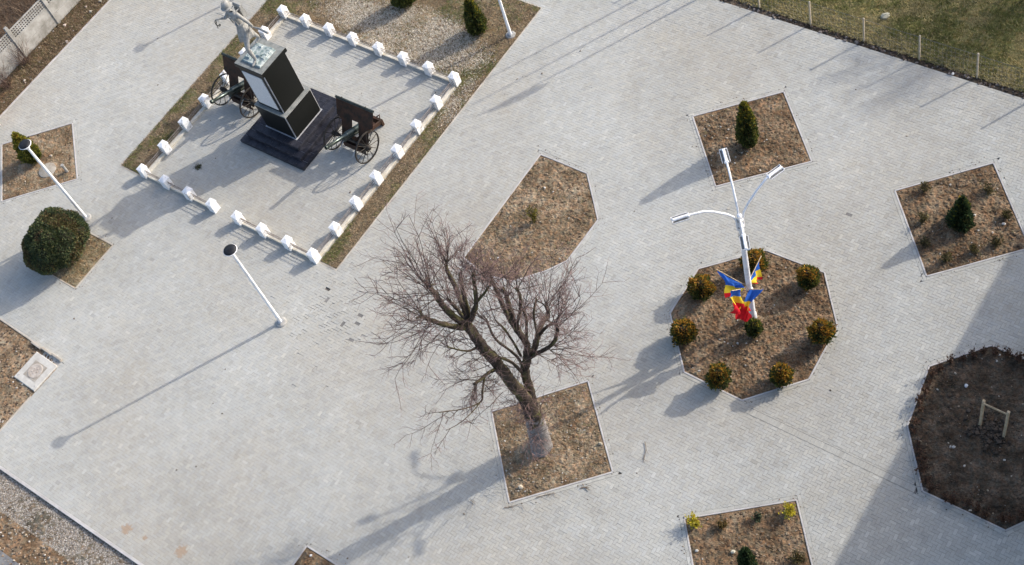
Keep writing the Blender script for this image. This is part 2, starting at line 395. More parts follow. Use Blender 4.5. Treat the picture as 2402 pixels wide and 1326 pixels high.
val = .43+.022*(u-.5)*2+.05*(patch-.5); val = np.where(rng.random(nB) < .03+.04*(patch > .6), val+.042, val); val = np.where(rng.random(nB) < .02, val-.04, val)
hue = rng.random(nB); tint = np.stack([val*(1.0+.03*(hue-.45)), val*(.99+.004*(hue-.5)), val*(.905-.04*(hue-.5))], 1)
zj = rng.normal(0, .0016, nB)-np.where(loose, rng.random(nB)*.012, 0); zj = np.where(rng.random(nB) < .03*wear, -.04, zj)
tiltx = rng.normal(0, .0035, nB); tilty = rng.normal(0, .0035, nB)
# the 300 whole bricks nearest the camera (and in frame) are objects of their own
whole = alive.copy(); whole[list(irregular)] = False
r3 = np.stack([ctr[:, 0]-CAM[0], ctr[:, 1]-CAM[1], np.full(nB, -HC)], 1)
pzz = r3 @ _wdir(2); ppx = r3 @ _wdir(0)/pzz*F_PX+CX; ppy = r3 @ _wdir(1)/pzz*F_PX+CY
vis = whole & (ppx > 12) & (ppx < 2390) & (ppy > 12) & (ppy < 1314)
near = np.where(vis)[0][np.argsort(pzz[vis])[:300]]
alive_field = alive.copy(); alive_field[near] = False
reg = np.where(alive_field & whole)[0]; nr = len(reg)
q = corners[reg]; cc = ctr[reg][:, None, :]
low = q; top = cc+(q-cc)*(1-CH*.55/np.abs(q-cc).clip(.03))
zt = zj[reg][:, None]+(top[:, :, 0]-cc[:, :, 0])*tiltx[reg][:, None]+(top[:, :, 1]-cc[:, :, 1])*tilty[reg][:, None]
Vt = np.concatenate([np.dstack([low, np.full((nr, 4), -TH)]), np.dstack([low, zt-CH]), np.dstack([top, zt])], 1).reshape(-1, 3)
fq = [(8, 9, 10, 11)]+[(i, (i+1) % 4, 4+(i+1) % 4, 4+i) for i in range(4)]+[(4+i, 4+(i+1) % 4, 8+(i+1) % 4, 8+i) for i in range(4)]
Fq = (np.arange(nr)[:, None, None]*12+np.array(fq)[None]).reshape(-1, 4)
cell = np.concatenate([reg, near]); rc_ = RC[cell]; Vc = np.stack([rc_[:, [0, 1]], rc_[:, [2, 1]], rc_[:, [2, 3]], rc_[:, [0, 3]]], 1)     # swept-in joint sand under each brick
Vc = np.dstack([Vc, np.where(loose[cell], -.03, -.0065)[:, None]*np.ones((1, 4))]).reshape(-1, 3); Fcell = np.arange(len(Vc)).reshape(-1, 4)
bf = obj('brick_field', Vt, Fq, M['brick'], pav, np.repeat(tint[reg], 12, 0)); tag(bf, kind='stuff')
jc = np.where(loose[cell][:, None], np.array([[.13, .115, .10]]), np.array([[.20, .19, .175]])*(.8+.4*rng.random((len(cell), 1))))
tag(obj('joint_sand', Vc, Fcell, M['tint'], pav, np.repeat(jc, 4, 0)), kind='stuff')
# cut bricks along the edgings
mb = MB()
for a, p in irregular.items():
    if not alive[a] or parea(p) < .0006: continue
    m_ = len(p); z = zj[a]
    mb.add([(*v, -TH) for v in p]+[(*v, z) for v in p], [tuple(range(m_, 2*m_))]+[(i, (i+1) % m_, m_+(i+1) % m_, m_+i) for i in range(m_)], tuple(tint[a]))
tag(mb.build('cut_brick_field', M['brick'], pav, tint=True), kind='stuff')
def brick_mesh(lx, ly, h=TH, ch=CH):
    b = MB(); x, y = lx/2, ly/2
    lo = [(-x, -y), (x, -y), (x, y), (-x, y)]; hi = [(a*(x-ch)/x, c*(y-ch)/y) for a, c in lo]
    b.add([(*p, -h) for p in lo]+[(*p, -ch) for p in lo]+[(*p, 0) for p in hi], fq); return mesh_data('brick', b.v, b.f, M['brick1'])
BM = brick_mesh(2*S-GAP, S-GAP)
for a in near:
    o = bpy.data.objects.new('brick', BM); link(o, pav); hor = (RC[a, 2]-RC[a, 0]) > S*1.5
    o.location = (*ctr[a], zj[a]); o.rotation_euler = (tilty[a], -tiltx[a], 0 if hor else math.pi/2)
tag(obj('joint_sand', [(20.28, -2.66, -.0095), (26.0, -2.66, -.0095), (26.0, -2.33, -.0095), (20.28, -2.33, -.0095)], [(0, 1, 2, 3)], M['sand'], pav), kind='stuff')
# header-course band between the two fields
BMB = brick_mesh(S-GAP, 2*S-GAP)
for i in range(int(5.4/S)):
    o = bpy.data.objects.new('brick', BMB); link(o, pav); o.location = (20.3+S*(i+.5), -2.515, rng.normal(.002, .0015))
BML = brick_mesh(2*S-GAP, .05-GAP)
for i in range(int(5.4/(2*S))):
    o = bpy.data.objects.new('brick', BML); link(o, pav); o.location = (20.3+2*S*(i+.5), -2.385, rng.normal(.002, .001))
def kerb_run(parent, a, b, w, h, top, name='kerbstone', mat='kerb', seg=1.0):
    a = np.array(a); b = np.array(b); L = np.linalg.norm(b-a); n = max(1, round(L/seg)); d = (b-a)/L; ang = math.atan2(d[1], d[0])
    me = None
    for i in range(n):
        if me is None: me = mesh_data(name, *(lambda m_: (m_.v, m_.f))(MB().box((0, 0, -h/2), (L/n-.006, w, h), bev=.006)), M[mat])
        o = bpy.data.objects.new(name, me); link(o, parent); p = a+d*(L*(i+.5)/n)
        o.location = (*p, top+rng.normal(0, .002)); o.rotation_euler = (0, 0, ang+rng.normal(0, .003))
# pavement rim along the gravel, the litter strip and the lawn
kerb_run(pav, (-8, V0-.05), (16, V0-.05), .10, .2, .005); kerb_run(pav, (U0-.06, -16), (U0-.06, 11), .10, .2, .005)

# ------------------------------------------------------------------ soil
def soil(name, pieces, mat, parent=None, res=.05, amp=.05, base=-.01, mound=.03, seed=0, grow=.03):
    P = np.concatenate(pieces); b0 = P.min(0)-.1; b1 = P.max(0)+.1
    nx = int((b1[0]-b0[0])/res)+1; ny = int((b1[1]-b0[1])/res)+1
    X, Y = np.meshgrid(b0[0]+np.arange(nx+1)*res, b0[1]+np.arange(ny+1)*res, indexing='ij')
    big = fbm(X, Y, .9, 2, seed+9); sm = fbm(X, Y, 11, 3, seed); cl = np.maximum(0, fbm(X, Y, 15, 2, seed+3)-.6)*2
    dist = np.full(X.shape, 9.0)
    for p in pieces:
        n, c, _ = edges(p); dd = np.max(np.stack([a[0]*X+a[1]*Y-b for a, b in zip(n, c)]), 0); dist = np.minimum(dist, dd)
    Z = base+amp*(sm-.5)+amp*.8*cl+mound*(big-.3)*np.clip(-dist/.5, 0, 1)
    Z = np.where(dist > -.1, np.minimum(Z, -.012), Z)
    cx = (X[:-1, :-1]+X[1:, 1:])/2; cy = (Y[:-1, :-1]+Y[1:, 1:])/2
    ok = np.zeros(cx.shape, bool)
    for p in pieces: ok |= inside(p, cx, cy, grow)
    idx = np.arange((nx+1)*(ny+1)).reshape(nx+1, ny+1)
    Fc = np.stack([idx[:-1, :-1][ok], idx[1:, :-1][ok], idx[1:, 1:][ok], idx[:-1, 1:][ok]], 1)
    used, inv = np.unique(Fc, return_inverse=True); Vv = np.stack([X.ravel(), Y.ravel(), Z.ravel()], 1)[used]
    o = obj(name, Vv, inv.reshape(-1, 4), M[mat], parent); return o
def rand_in(pieces, n, margin=.06):
    P = np.concatenate(pieces); b0 = P.min(0); b1 = P.max(0); out = np.zeros((0, 2))
    while len(out) < n:
        p = b0+rng.random((n*3, 2))*(b1-b0); ok = np.zeros(len(p), bool)
        for q_ in pieces: ok |= inside(q_, p[:, 0], p[:, 1], -margin)
        out = np.concatenate([out, p[ok]])
    return out[:n]
OCTA = np.array([(1, 0, 0), (0, 1, 0), (-1, 0, 0), (0, -1, 0), (0, 0, 1), (0, 0, -1)], float)
OCTF = np.array([(0, 1, 4), (1, 2, 4), (2, 3, 4), (3, 0, 4), (1, 0, 5), (2, 1, 5), (3, 2, 5), (0, 3, 5)])
BOXV = np.array([(-1, -1, -1), (1, -1, -1), (1, 1, -1), (-1, 1, -1), (-.7, -.7, 1), (.7, -.75, 1), (.75, .7, 1), (-.7, .7, .9)], float)
BOXF = np.array([(4, 5, 6), (4, 6, 7), (0, 1, 5), (0, 5, 4), (1, 2, 6), (1, 6, 5), (2, 3, 7), (2, 7, 6), (3, 0, 4), (3, 4, 7)])
def pebbles(name, pts, z, smin, smax, cols, parent=None, mat='stone', flat=.6, kind='stuff', power=2.0):
    n = len(pts); s = smin+(smax-smin)*rng.random(n)**power; th = rng.random(n)*6.28
    shp = BOXV[None]*(1+.9*(rng.random((n, 8, 3))-.5)); shp = shp*s[:, None, None]*.5
    shp[:, :, 0] *= (1+.5*rng.random(n))[:, None]; shp[:, :, 2] *= flat
    ca, sa = np.cos(th)[:, None], np.sin(th)[:, None]
    x = shp[:, :, 0]*ca-shp[:, :, 1]*sa; y = shp[:, :, 0]*sa+shp[:, :, 1]*ca
    V = np.stack([x+pts[:, 0][:, None], y+pts[:, 1][:, None], shp[:, :, 2]+(z+s*.2)[:, None]], 2).reshape(-1, 3)
    Fc = (np.arange(n)[:, None, None]*8+BOXF[None]).reshape(-1, 3)
    c = np.array(cols)[rng.integers(0, len(cols), n)]*(.75+.5*rng.random((n, 1)))
    o = obj(name, V, Fc, M[mat], parent, np.repeat(c, 8, 0)); tag(o, kind=kind); return o
def blades(name, pts, z, lmin, lmax, wid, cols, parent=None, lean=.8, colfn=None, flat=0.0):
    n = len(pts); L = lmin+(lmax-lmin)*rng.random(n); th = rng.random(n)*6.283; wv_ = wid*(.6+.8*rng.random(n))
    ln = lean*(.4+.8*rng.random(n)); dx, dy = np.cos(th), np.sin(th)
    b = np.stack([pts[:, 0], pts[:, 1], z], 1); side = np.stack([-dy, dx, np.zeros(n)], 1)*wv_[:, None]
    up = np.stack([dx*ln, dy*ln, np.sqrt(np.clip(1-ln**2, .02, 1))*(1-flat)], 1)*L[:, None]
    V = np.stack([b-side, b+side, b+up*.6+side*.7, b+up*.6-side*.7, b+up+np.array([0, 0, -.15])*(L*ln)[:, None]], 1).reshape(-1, 3)
    Fc = (np.arange(n)[:, None, None]*5+np.array([(0, 1, 2), (0, 2, 3), (3, 2, 4)])[None]).reshape(-1, 3)
    c = np.array(cols)[rng.integers(0, len(cols), n)] if colfn is None else colfn(pts)
    c = c*(.7+.6*rng.random((n, 1)))
    o = obj(name, V, Fc, M['blade'], parent, np.repeat(c, 5, 0)); return tag(o, kind='stuff')
STONES = [(.30, .25, .18), (.26, .2, .14), (.38, .33, .26), (.22, .17, .12), (.46, .42, .36)]
CLODS = [(.18, .126, .082), (.125, .085, .055), (.24, .178, .122), (.095, .066, .044)]
DRY = [(.36, .285, .19), (.28, .21, .13), (.42, .36, .25), (.19, .14, .085), (.15, .15, .06)]

def bed(key, label, mat='soil', brick=True, clods=500, stones=110, grass=500, seed=0, amp=.05, clod_cols=CLODS, grass_cols=DRY, kmat='kerb', base=-.005):
    P = BEDS[key]; c = P.mean(0); root = empty('flower_bed', (0, 0, 0)); tag(root, label, 'flower bed', 'planting beds in the paving')
    inner = offset(P, -.06)
    soil('soil', [P], mat, root, .032, amp*1.25, base, .05, seed, .0)
    n, _, L = edges(P)
    for i in range(len(P)):
        a, b = P[i], P[(i+1) % len(P)]; ia, ib = inner[i], inner[(i+1) % len(P)]; d = (b-a)/np.linalg.norm(b-a)
        kerb_run(root, (a+ia)/2+d*.0, (b+ib)/2-d*.0, .055, .18, .012, mat=kmat)
        if brick:
            e2 = (P[(i+2) % len(P)]-b); e2 = e2/np.linalg.norm(e2); ext = min(.105, .21*math.tan(.5*math.acos(max(-1, min(1, float(d @ e2)))))); m0 = a+n[i]*.053; Ln = L[i]+ext; k_ = max(1, int(Ln/(2*S)+.5)); ang = math.atan2(d[1], d[0])
            for q_ in range(k_):
                o = bpy.data.objects.new('brick', BM); link(o, root); o.location = (*(m0+d*(Ln*(q_+.5)/k_)), .002+rng.normal(0, .0015)); o.rotation_euler = (0, 0, ang+rng.normal(0, .006))
    pin = [inner]
    ns_ = 130; oi_ = rng.integers(0, len(P), ns_); fr2 = rng.random(ns_)[:, None]; sp_ = P[oi_]*(1-fr2)+P[(oi_+1) % len(P)]*fr2+n[oi_]*(np.abs(rng.normal(0, .11, ns_))+.01)[:, None]
    pebbles('spilled_soil', sp_, np.full(ns_, .004), .006, .03, clod_cols+[(.3, .25, .19)], root, 'clod', .45, power=2.5)
    bi, bo = offset(P, -.035), offset(P, .135); nb = len(P)
    obj('bedding', [(*v, -.0095) for v in bi]+[(*v, -.0095) for v in bo], [(i, (i+1) % nb, nb+(i+1) % nb, nb+i) for i in range(nb)], M['sand'], root)
    if clods: p = rand_in(pin, clods); pebbles('clods', p, np.full(len(p), base-.004), .012, .07, clod_cols, root, 'clod', .5, power=3)
    if stones: p = rand_in(pin, stones); pebbles('pebbles', p, np.full(len(p), base+.008), .012, .055, STONES, root, 'stone', .6, power=2.5)
    if grass: p = rand_in(pin, grass); blades('dead_grass', p, np.full(len(p), base-.01), .05, .16, .006, grass_cols, root, .95)
    return root
bed('A', 'square earth bed with a round concrete lid, left photo edge', 'soil_pale', True, 500, 160, 2600, 11, .03)
bed('B', 'small dirt square under the big round juniper', 'turf', False, 250, 60, 1800, 12, .03, kmat='kerb2')
bed('D', 'dark corner of an earth bed at the bottom edge below the bare tree', 'soil', False, 300, 60, 200, 13)
bed('E', 'square earth bed holding the trunk of the big bare tree', 'soil_pale', True, 1600, 600, 3600, 14, .045, clod_cols=[(.2, .155, .105), (.27, .215, .15), (.15, .11, .075)])
bed('F', 'many-sided earth bed behind the bare tree with a sparse yellowish shrub', 'soil_pale', True, 1800, 160, 5200, 15, .05)
bed('G', 'octagonal earth bed round the four-armed lamp post', 'soil', True, 4200, 300, 1200, 16, .065)
bed('H', 'square earth bed with the tallest thuja', 'soil', True, 2200, 200, 2200, 17, .055)
bed('I', 'square earth bed with a dark dwarf spruce, right photo edge', 'soil', True, 1600, 120, 600, 18, .06, clod_cols=[(.13, .098, .068), (.09, .066, .046), (.17, .13, .092)])
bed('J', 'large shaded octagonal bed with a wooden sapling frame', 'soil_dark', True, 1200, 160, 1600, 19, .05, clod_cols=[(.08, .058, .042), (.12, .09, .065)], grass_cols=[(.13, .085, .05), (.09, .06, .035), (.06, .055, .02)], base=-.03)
bed('K', 'square earth bed with two yellow flowering bushes at the bottom edge', 'soil', True, 1300, 170, 700, 20, .05)
# side bed with the manhole at the left edge
cr = empty('flower_bed'); tag(cr, 'brown earth bed with the square concrete manhole, left photo edge', 'flower bed', 'planting beds in the paving')
soil('soil', [C_POLY], 'soil_pale', cr, .05, .035, -.02, .02, 31, .0)
p = rand_in([C_POLY], 1200); pebbles('clods', p, np.full(len(p), -.02), .02, .07, CLODS, cr)
p = rand_in([C_POLY], 250); pebbles('pebbles', p, np.full(len(p), -.005), .02, .06, STONES, cr)
kerb_run(cr, (-5.6, -11.78), (-3.2, -11.87), .06, .15, .01, mat='kerb2'); kerb_run(cr, (-1.66, -15.2), (-1.6, -13.5), .06, .15, .01, mat='kerb2')
for i, uu in enumerate((-2.9, -2.35, -1.8)):
    mb = MB(); mb.box((0, 0, 0), (.52, .085, .17), bev=.01); o = mb.build('kerbstone', M['kerb2'], cr); o.location = (uu, -11.93+.01*i, .005); o.rotation_euler = (rng.normal(0, .06), 0, -.05)

# the planted strip round the monument enclosure
ring = soil('lawn_strip', RING, 'turf', None, .06, .04, .0, .05, 41, .0); tag(ring, kind='structure')
for a, b in (((-5.68, -4.5), (-5.68, 8.74)), ((5.27, -4.4), (5.27, 8.74)), ((-5.68, 8.77), (5.27, 8.77)), ((-5.68, -4.5), (-4.5, -4.5)), ((4.5, -4.38), (5.27, -4.38))):
    kerb_run(ring, a, b, .05, .16, .006, mat='kerb2')
def ring_col(pts):
    x, y = pts[:, 0], pts[:, 1]
    straw = np.clip(1.8-((x-1.2)/3.0)**2-((y-5.6)/1.15)**2, 0, 1)+np.clip(1-((x-4.9)/.5)**2-((y-3.6)/1.6)**2, 0, 1)*.7+np.clip(1-((x+2.2)/1.8)**2-((y-5.6)/.9)**2, 0, 1)*.7
    straw = np.clip(straw*(.45+1.1*fbm(x, y, 1.5, 3, 3)), 0, 1)
    gr = np.clip((fbm(x, y, 1.1, 3, 77)-.46)*7+.3*(y > 5.8)-.15*(np.abs(x) > 4.4), 0, 1)
    base = np.where(rng.random(len(x))[:, None] < gr[:, None]*.85, np.array([[.15, .165, .055]]), np.array([[.33, .25, .16]]))
    return np.where(rng.random(len(x))[:, None] < straw[:, None], np.array([[.70, .64, .54]]), base)
p = rand_in(RING, 110000, .0); zz = .012+0*p[:, 0]
blades('turf_grass', p, zz, .03, .10, .0065, None, None, .93, ring_col)
p = rand_in(RING, 1400); pebbles('clods', p, np.full(len(p), .01), .02, .07, CLODS+[(.28, .2, .13)], ring)

# ------------------------------------------------------------------ verges outside the square
LAWN = [ccw([(6, V1+.25), (34, V1+.25), (34, 24), (6, 24)])]
lawn = soil('lawn', LAWN, 'lawn', None, .12, .06, .02, .06, 51, 0); tag(lawn, kind='structure')
EDGE = [ccw([(6, V1+.01), (34, V1+.01), (34, V1+.28), (6, V1+.28)])]
de = soil('soil_edge', EDGE, 'soil_dark', None, .05, .07, -.02, .03, 52, 0); tag(de, kind='structure')
def lawn_col(pts):
    f = fbm(pts[:, 0], pts[:, 1], 1.0, 4, 8); d = np.clip((f-.46)*7, 0, 1)[:, None]; near_ = np.clip(1-(pts[:, 1]-12)/1.0, 0, 1)[:, None]
    pick = rng.random((len(pts), 1)); 
    return np.where(pick < np.clip(d*.8+near_*.4+.12, 0, 1), np.array([[.37, .31, .15]]), np.array([[.155, .16, .05]]))
LV = [ccw([(9, V1+.20), (24, V1+.20), (24, 17.5), (9, 17.5)])]
p = rand_in(LV, 90000, 0); blades('lawn_grass', p, .015+.02*fbm(p[:, 0], p[:, 1], 2, 2, 4), .06, .17, .010, None, None, .86, lawn_col)
p = rand_in(EDGE, 900, 0); pebbles('clods', p, np.full(len(p), -.01), .03, .1, [(.06, .045, .035), (.1, .075, .06), (.2, .17, .15)], de)
NWS = [ccw([(-13.75, -14), (U0-.1, -14), (U0-.1, 8), (-13.75, 8)])]
ls = soil('verge', NWS, 'litter', None, .06, .06, .0, .08, 61, 0); tag(ls, kind='structure')
p = rand_in(NWS, 9000, 0); pebbles('dead_leaves', p, np.full(len(p), .015), .015, .05, [(.23, .15, .085), (.3, .21, .13), (.15, .1, .065), (.36, .29, .2)], ls, 'clod', .22)
p = rand_in(NWS, 22000, 0); blades('dead_grass', p, np.full(len(p), .02), .06, .22, .006, [(.3, .235, .15), (.22, .155, .095), (.13, .09, .06), (.1, .1, .035)], ls, .95)
p = rand_in(NWS, 70); pebbles('rubble', p, np.full(len(p), .03), .04, .14, [(.55, .5, .45), (.5, .42, .36), (.4, .36, .3)], ls, 'stone', .6)
YARD = [ccw([(-26, -14), (-13.85, -14), (-13.85, 14), (-26, 14)])]
yd = soil('yard_ground', YARD, 'litter', None, .2, .12, .0, .1, 62, 0); tag(yd, kind='structure')
p = rand_in([ccw([(-19, -8), (-13.9, -8), (-13.9, 6), (-19, 6)])], 14000, 0); blades('dry_brush', p, np.full(len(p), .0), .15, .9, .008, [(.2, .14, .095), (.15, .10, .07), (.27, .2, .14), (.11, .075, .055)], None, .8)
# gravel verge and road, bottom left
GR = [ccw([(-9, -17.9), (14, -17.9), (14, V0-.1), (-9, V0-.1)])]
gv = soil('gravel_verge', GR, 'gravel', None, .06, .06, -.1, .05, 71, 0); tag(gv, kind='structure')
p = rand_in([ccw([(-3, -17.45), (7, -17.25), (7, V0-.1), (-3, V0-.1)])], 26000, 0); pebbles('gravel', p, np.full(len(p), -.10), .014, .045, [(.36, .33, .28), (.3, .26, .21), (.22, .2, .18), (.42, .38, .33), (.25, .2, .15)], gv, 'stone', .7, power=1.6)
DS = [ccw([(-9, -18.3), (14, -18.3), (14, -17.15), (-9, -17.1)])]
ds = soil('dirt_shoulder', DS, 'soil', None, .07, .05, -.075, .05, 72, 0); tag(ds, kind='structure')
p = rand_in([ccw([(-3, -18.9), (7, -18.9), (7, -17.1), (-3, -17.1)])], 1500, 0); pebbles('pebbles', p, np.full(len(p), -.06), .02, .06, STONES+CLODS*2, ds)
rd = obj('road', [(-40, -26, -.05), (40, -26, -.05), (40, -18.2, -.05), (-40, -18.0, -.05)], [(0, 1, 2, 3)], M['road']); tag(rd, kind='structure')

# ------------------------------------------------------------------ low fence round the monument
lf = empty('low_fence'); tag(lf, 'low white fence of stubby square posts and thin rails round the monument', 'fence')
pts_ = [-4.33, -3.11, -1.88, -.65, .65, 1.88, 3.11, 4.33]
PB = MB().box((0, 0, .225), (.30, .30, .45), bev=.008); PB.v = [(x*(1-.06*z), y*(1-.06*z), z) for x, y, z in PB.v]
post_me = mesh_data('post', PB.v, PB.f, M['whitewash'])
cb = MB(); cb.add([(-.158, -.158, .445), (.158, -.158, .445), (.158, .158, .445), (-.158, .158, .445), (-.158, -.158, .465), (.158, -.158, .465), (.158, .158, .465), (-.158, .158, .465), (0, 0, .52)],
                  [(3, 2, 1, 0), (0, 1, 5, 4), (1, 2, 6, 5), (2, 3, 7, 6), (3, 0, 4, 7), (4, 5, 8), (5, 6, 8), (6, 7, 8), (7, 4, 8)])
cap_me = mesh_data('cap', cb.v, cb.f, M['whitewash'])
def fpost(x, y):
    o = link(bpy.data.objects.new('post', post_me), lf); o.location = (x, y, 0); o.rotation_euler = (rng.normal(0, .012), rng.normal(0, .012), rng.normal(0, .03))
    link(bpy.data.objects.new('cap', cap_me), o)
def fbay(a, b):
    a = np.array(a); b = np.array(b); L = np.linalg.norm(b-a); d = (b-a)/L; ang = math.atan2(d[1], d[0]); m_ = (a+b)/2
    for z in (.17, .265, .36):
        r_ = MB().tube([(-L/2+.13, 0, 0), (L/2-.13, 0, 0)], .013, 6).build('rail', M['rail'], lf); r_.location = (*m_, z+rng.normal(0, .006)); r_.rotation_euler = (0, 0, ang)
    c_ = MB().box((0, 0, .03), (L-.29, .16, .11), bev=.012).build('curb', M['curb'], lf); c_.location = (*m_, 0); c_.rotation_euler = (0, 0, ang)
for k in range(8):
    fpost(pts_[k], -4.35); fpost(pts_[k], 4.33)
    if 0 < k < 7: fpost(-4.33, pts_[k]); fpost(4.36, pts_[k])
    if k < 7:
        if k != 3: fbay((pts_[k], -4.35), (pts_[k+1], -4.35))
        fbay((pts_[k], 4.33), (pts_[k+1], 4.33)); fbay((-4.33, pts_[k]), (-4.33, pts_[k+1])); fbay((4.36, pts_[k]), (4.36, pts_[k+1]))

# ------------------------------------------------------------------ monument
mon = empty('monument_pedestal', (-.19, .12, 0)); tag(mon, 'tall black granite pedestal on three dark tiled steps with white text panel', 'monument')
def tile_mesh(x, y, z): b = MB().box((0, 0, 0), (x, y, z), bev=.003); return mesh_data('tile', b.v, b.f, M['granite_tile'])
hts = (.15, .165, .165); halfs = (1.6, 1.36, 1.10); z0 = 0
for h_, a in zip(hts, halfs):
    st = MB().box((0, 0, z0+h_/2-.01), (2*a-.03, 2*a-.03, h_-.01)).build('step', M['grout'], mon)
    tw = .30
    for sd_ in range(4):
        ang = sd_*math.pi/2; ca, sa = math.cos(ang), math.sin(ang)
        run = 2*a if sd_ % 2 == 0 else 2*a-2*tw; nt_ = round(run/.40); wt = run/nt_; nr_ = round(2*a/.40); wr = 2*a/nr_
        tm = tile_mesh(wt-.011, tw-.014, .022); rm = tile_mesh(wr-.007, .018, h_-.010)
        for i in range(nt_):
            x_, y_ = -run/2+wt*(i+.5), -a+tw/2
            o = link(bpy.data.objects.new('tile', tm), st); o.location = (x_*ca-y_*sa, x_*sa+y_*ca, z0+h_-.011+rng.normal(0, .0008)); o.rotation_euler = (0, 0, ang)
        for i in range(nr_):
            x_, y_ = -a+wr*(i+.5), -a+.007
            o = link(bpy.data.objects.new('tile', rm), st); o.location = (x_*ca-y_*sa, x_*sa+y_*ca, z0+h_/2-.008); o.rotation_euler = (0, 0, ang)
    z0 += h_
zt_ = z0
def panel_block(name, half, za, zb, taper=1.0, front=None):
    core = MB().box((0, 0, (za+zb)/2), (2*half, 2*half, zb-za), taper=taper).build(name, M['grout'], mon)
    pw = 2*half-.06; ph = zb-za-.035
    for sd_ in range(4):
        ang = sd_*math.pi/2; o = MB().box((0, 0, 0), (pw, .024, ph), bev=.003).build('granite_panel', M['granite'], core)
        off = half*(1+taper)/2+.006; o.location = (math.sin(ang)*off, -math.cos(ang)*off, (za+zb)/2); o.rotation_euler = (0, 0, ang)
    return core
panel_block('plinth', .75, zt_, 1.66)
MB().box((0, 0, 1.70), (1.53, 1.53, .07), bev=.008).build('ledge', M['cap_stone'], mon)
panel_block('shaft', .62, 1.73, 3.78)
pn = MB().box((0, 0, 0), (.96, .03, 1.72), bev=.006).build('text_panel', M['marble'], mon); pn.location = (-.02, -.645, 2.74)
cap = MB().box((0, 0, 3.865), (1.37, 1.37, .17), bev=.008).build('cap_slab', M['granite'], mon)
MB().box((0, 0, 3.956), (1.34, 1.34, .016), bev=.004).build('slab_top', M['cap_stone'], cap)

# ------------------------------------------------------------------ statue
stt = empty('soldier_statue', (-.2, .10, 3.966), math.pi); tag(stt, 'silvery bronze soldier in helmet striding with rifle on top of the pedestal', 'statue')
K = 1.5
def plate():
    b = MB(); b.box((0, 0, .035), (.90, .90, .07), taper=.96, bev=.01)
    o = b.build('base_plate', M['patina'], stt); return o
plate()
for q_ in range(12):
    x, y = rng.uniform(-.36, .36, 2); s_ = rng.uniform(.05, .12); obj('rock', [(x+v[0]*s_, y+v[1]*s_, .09+v[2]*s_*.4) for v in BOXV], [tuple(f) for f in BOXF], M['patina'], stt)
J = {}
def jn(n, x, y, z, r): J[n] = (len(J), (x*K, y*K, z*K+.09), r*K*(.80 if z < 1.45 and r > .045 else .95))
jn('pelvis', 0, .0, .93, .165); jn('waist', 0, .02, 1.07, .14); jn('chest', 0, .06, 1.27, .18); jn('upper', 0, .08, 1.41, .15); jn('neck', .01, .10, 1.5, .07); jn('chin', .03, .13, 1.57, .082); jn('head', .035, .13, 1.66, .095); jn('crown', .03, .12, 1.74, .07)
jn('lhip', -.10, .03, .86, .115); jn('lthigh', -.13, .17, .68, .115); jn('lknee', -.17, .33, .49, .092); jn('lcalf', -.185, .30, .32, .09); jn('lank', -.19, .27, .10, .062); jn('lball', -.20, .40, .045, .05); jn('ltoe', -.205, .48, .035, .036)
jn('rhip', .10, -.02, .86, .115); jn('rthigh', .14, -.09, .67, .115); jn('rknee', .21, -.22, .48, .09); jn('rcalf', .26, -.36, .31, .088); jn('rank', .29, -.47, .11, .06); jn('rball', .31, -.36, .045, .05); jn('rtoe', .32, -.28, .035, .036)
jn('rsh', .21, .08, 1.41, .082); jn('relb', .31, .19, 1.27, .06); jn('rfore', .345, .27, 1.31, .05); jn('rwr', .38, .335, 1.345, .036); jn('rpalm', .405, .38, 1.36, .04)
jn('lsh', -.21, .06, 1.41, .082); jn('lelb', -.36, -.03, 1.15, .06); jn('lfore', -.33, -.09, 1.02, .05); jn('lwr', -.28, -.13, .93, .037); jn('lpalm', -.24, -.14, .89, .04)
fing = []
for i, (ox, oz, L_) in enumerate(((-.028, .022, .075), (-.012, .012, .085), (.004, 0, .08), (.02, -.012, .06))):
    jn('rf%da' % i, .425+ox*.6, .41-ox*.6, 1.355+oz, .011); jn('rf%db' % i, .442+ox*.6, .405+L_*.55-ox*.6, 1.33+oz, .0095); jn('rf%dc' % i, .44+ox*.6, .39+L_*.6, 1.295+oz, .008); fing.append(('rpalm', 'rf%da' % i, 'rf%db' % i, 'rf%dc' % i))
jn('rta', .38, .405, 1.34, .011); jn('rtb', .375, .435, 1.31, .009); fing.append(('rpalm', 'rta', 'rtb'))
for i, oz in enumerate((.03, .012, -.006, -.022)):
    jn('lf%da' % i, -.215, -.125, .89+oz, .011); jn('lf%db' % i, -.20, -.165, .89+oz, .0095); jn('lf%dc' % i, -.225, -.185, .89+oz, .008); fing.append(('lpalm', 'lf%da' % i, 'lf%db' % i, 'lf%dc' % i))
jn('lta', -.25, -.105, .92, .011); jn('ltb', -.23, -.095, .94, .009); fing.append(('lpalm', 'lta', 'ltb'))
chains = [('pelvis', 'waist', 'chest', 'upper', 'neck', 'chin', 'head', 'crown'), ('pelvis', 'lhip', 'lthigh', 'lknee', 'lcalf', 'lank', 'lball', 'ltoe'), ('pelvis', 'rhip', 'rthigh', 'rknee', 'rcalf', 'rank', 'rball', 'rtoe'),
          ('upper', 'rsh', 'relb', 'rfore', 'rwr', 'rpalm'), ('upper', 'lsh', 'lelb', 'lfore', 'lwr', 'lpalm')]+fing
me = bpy.data.meshes.new('body'); me.from_pydata([v[1] for v in J.values()], [(J[a][0], J[b][0]) for c_ in chains for a, b in zip(c_[:-1], c_[1:])], [])
me.materials.append(M['bronze']); body = link(bpy.data.objects.new('body', me), stt)
sk = body.modifiers.new('skin', 'SKIN'); sk.use_smooth_shade = True
for i, v in enumerate(J.values()): me.skin_vertices[0].data[i].radius = (v[2], v[2])
me.skin_vertices[0].data[0].use_root = True
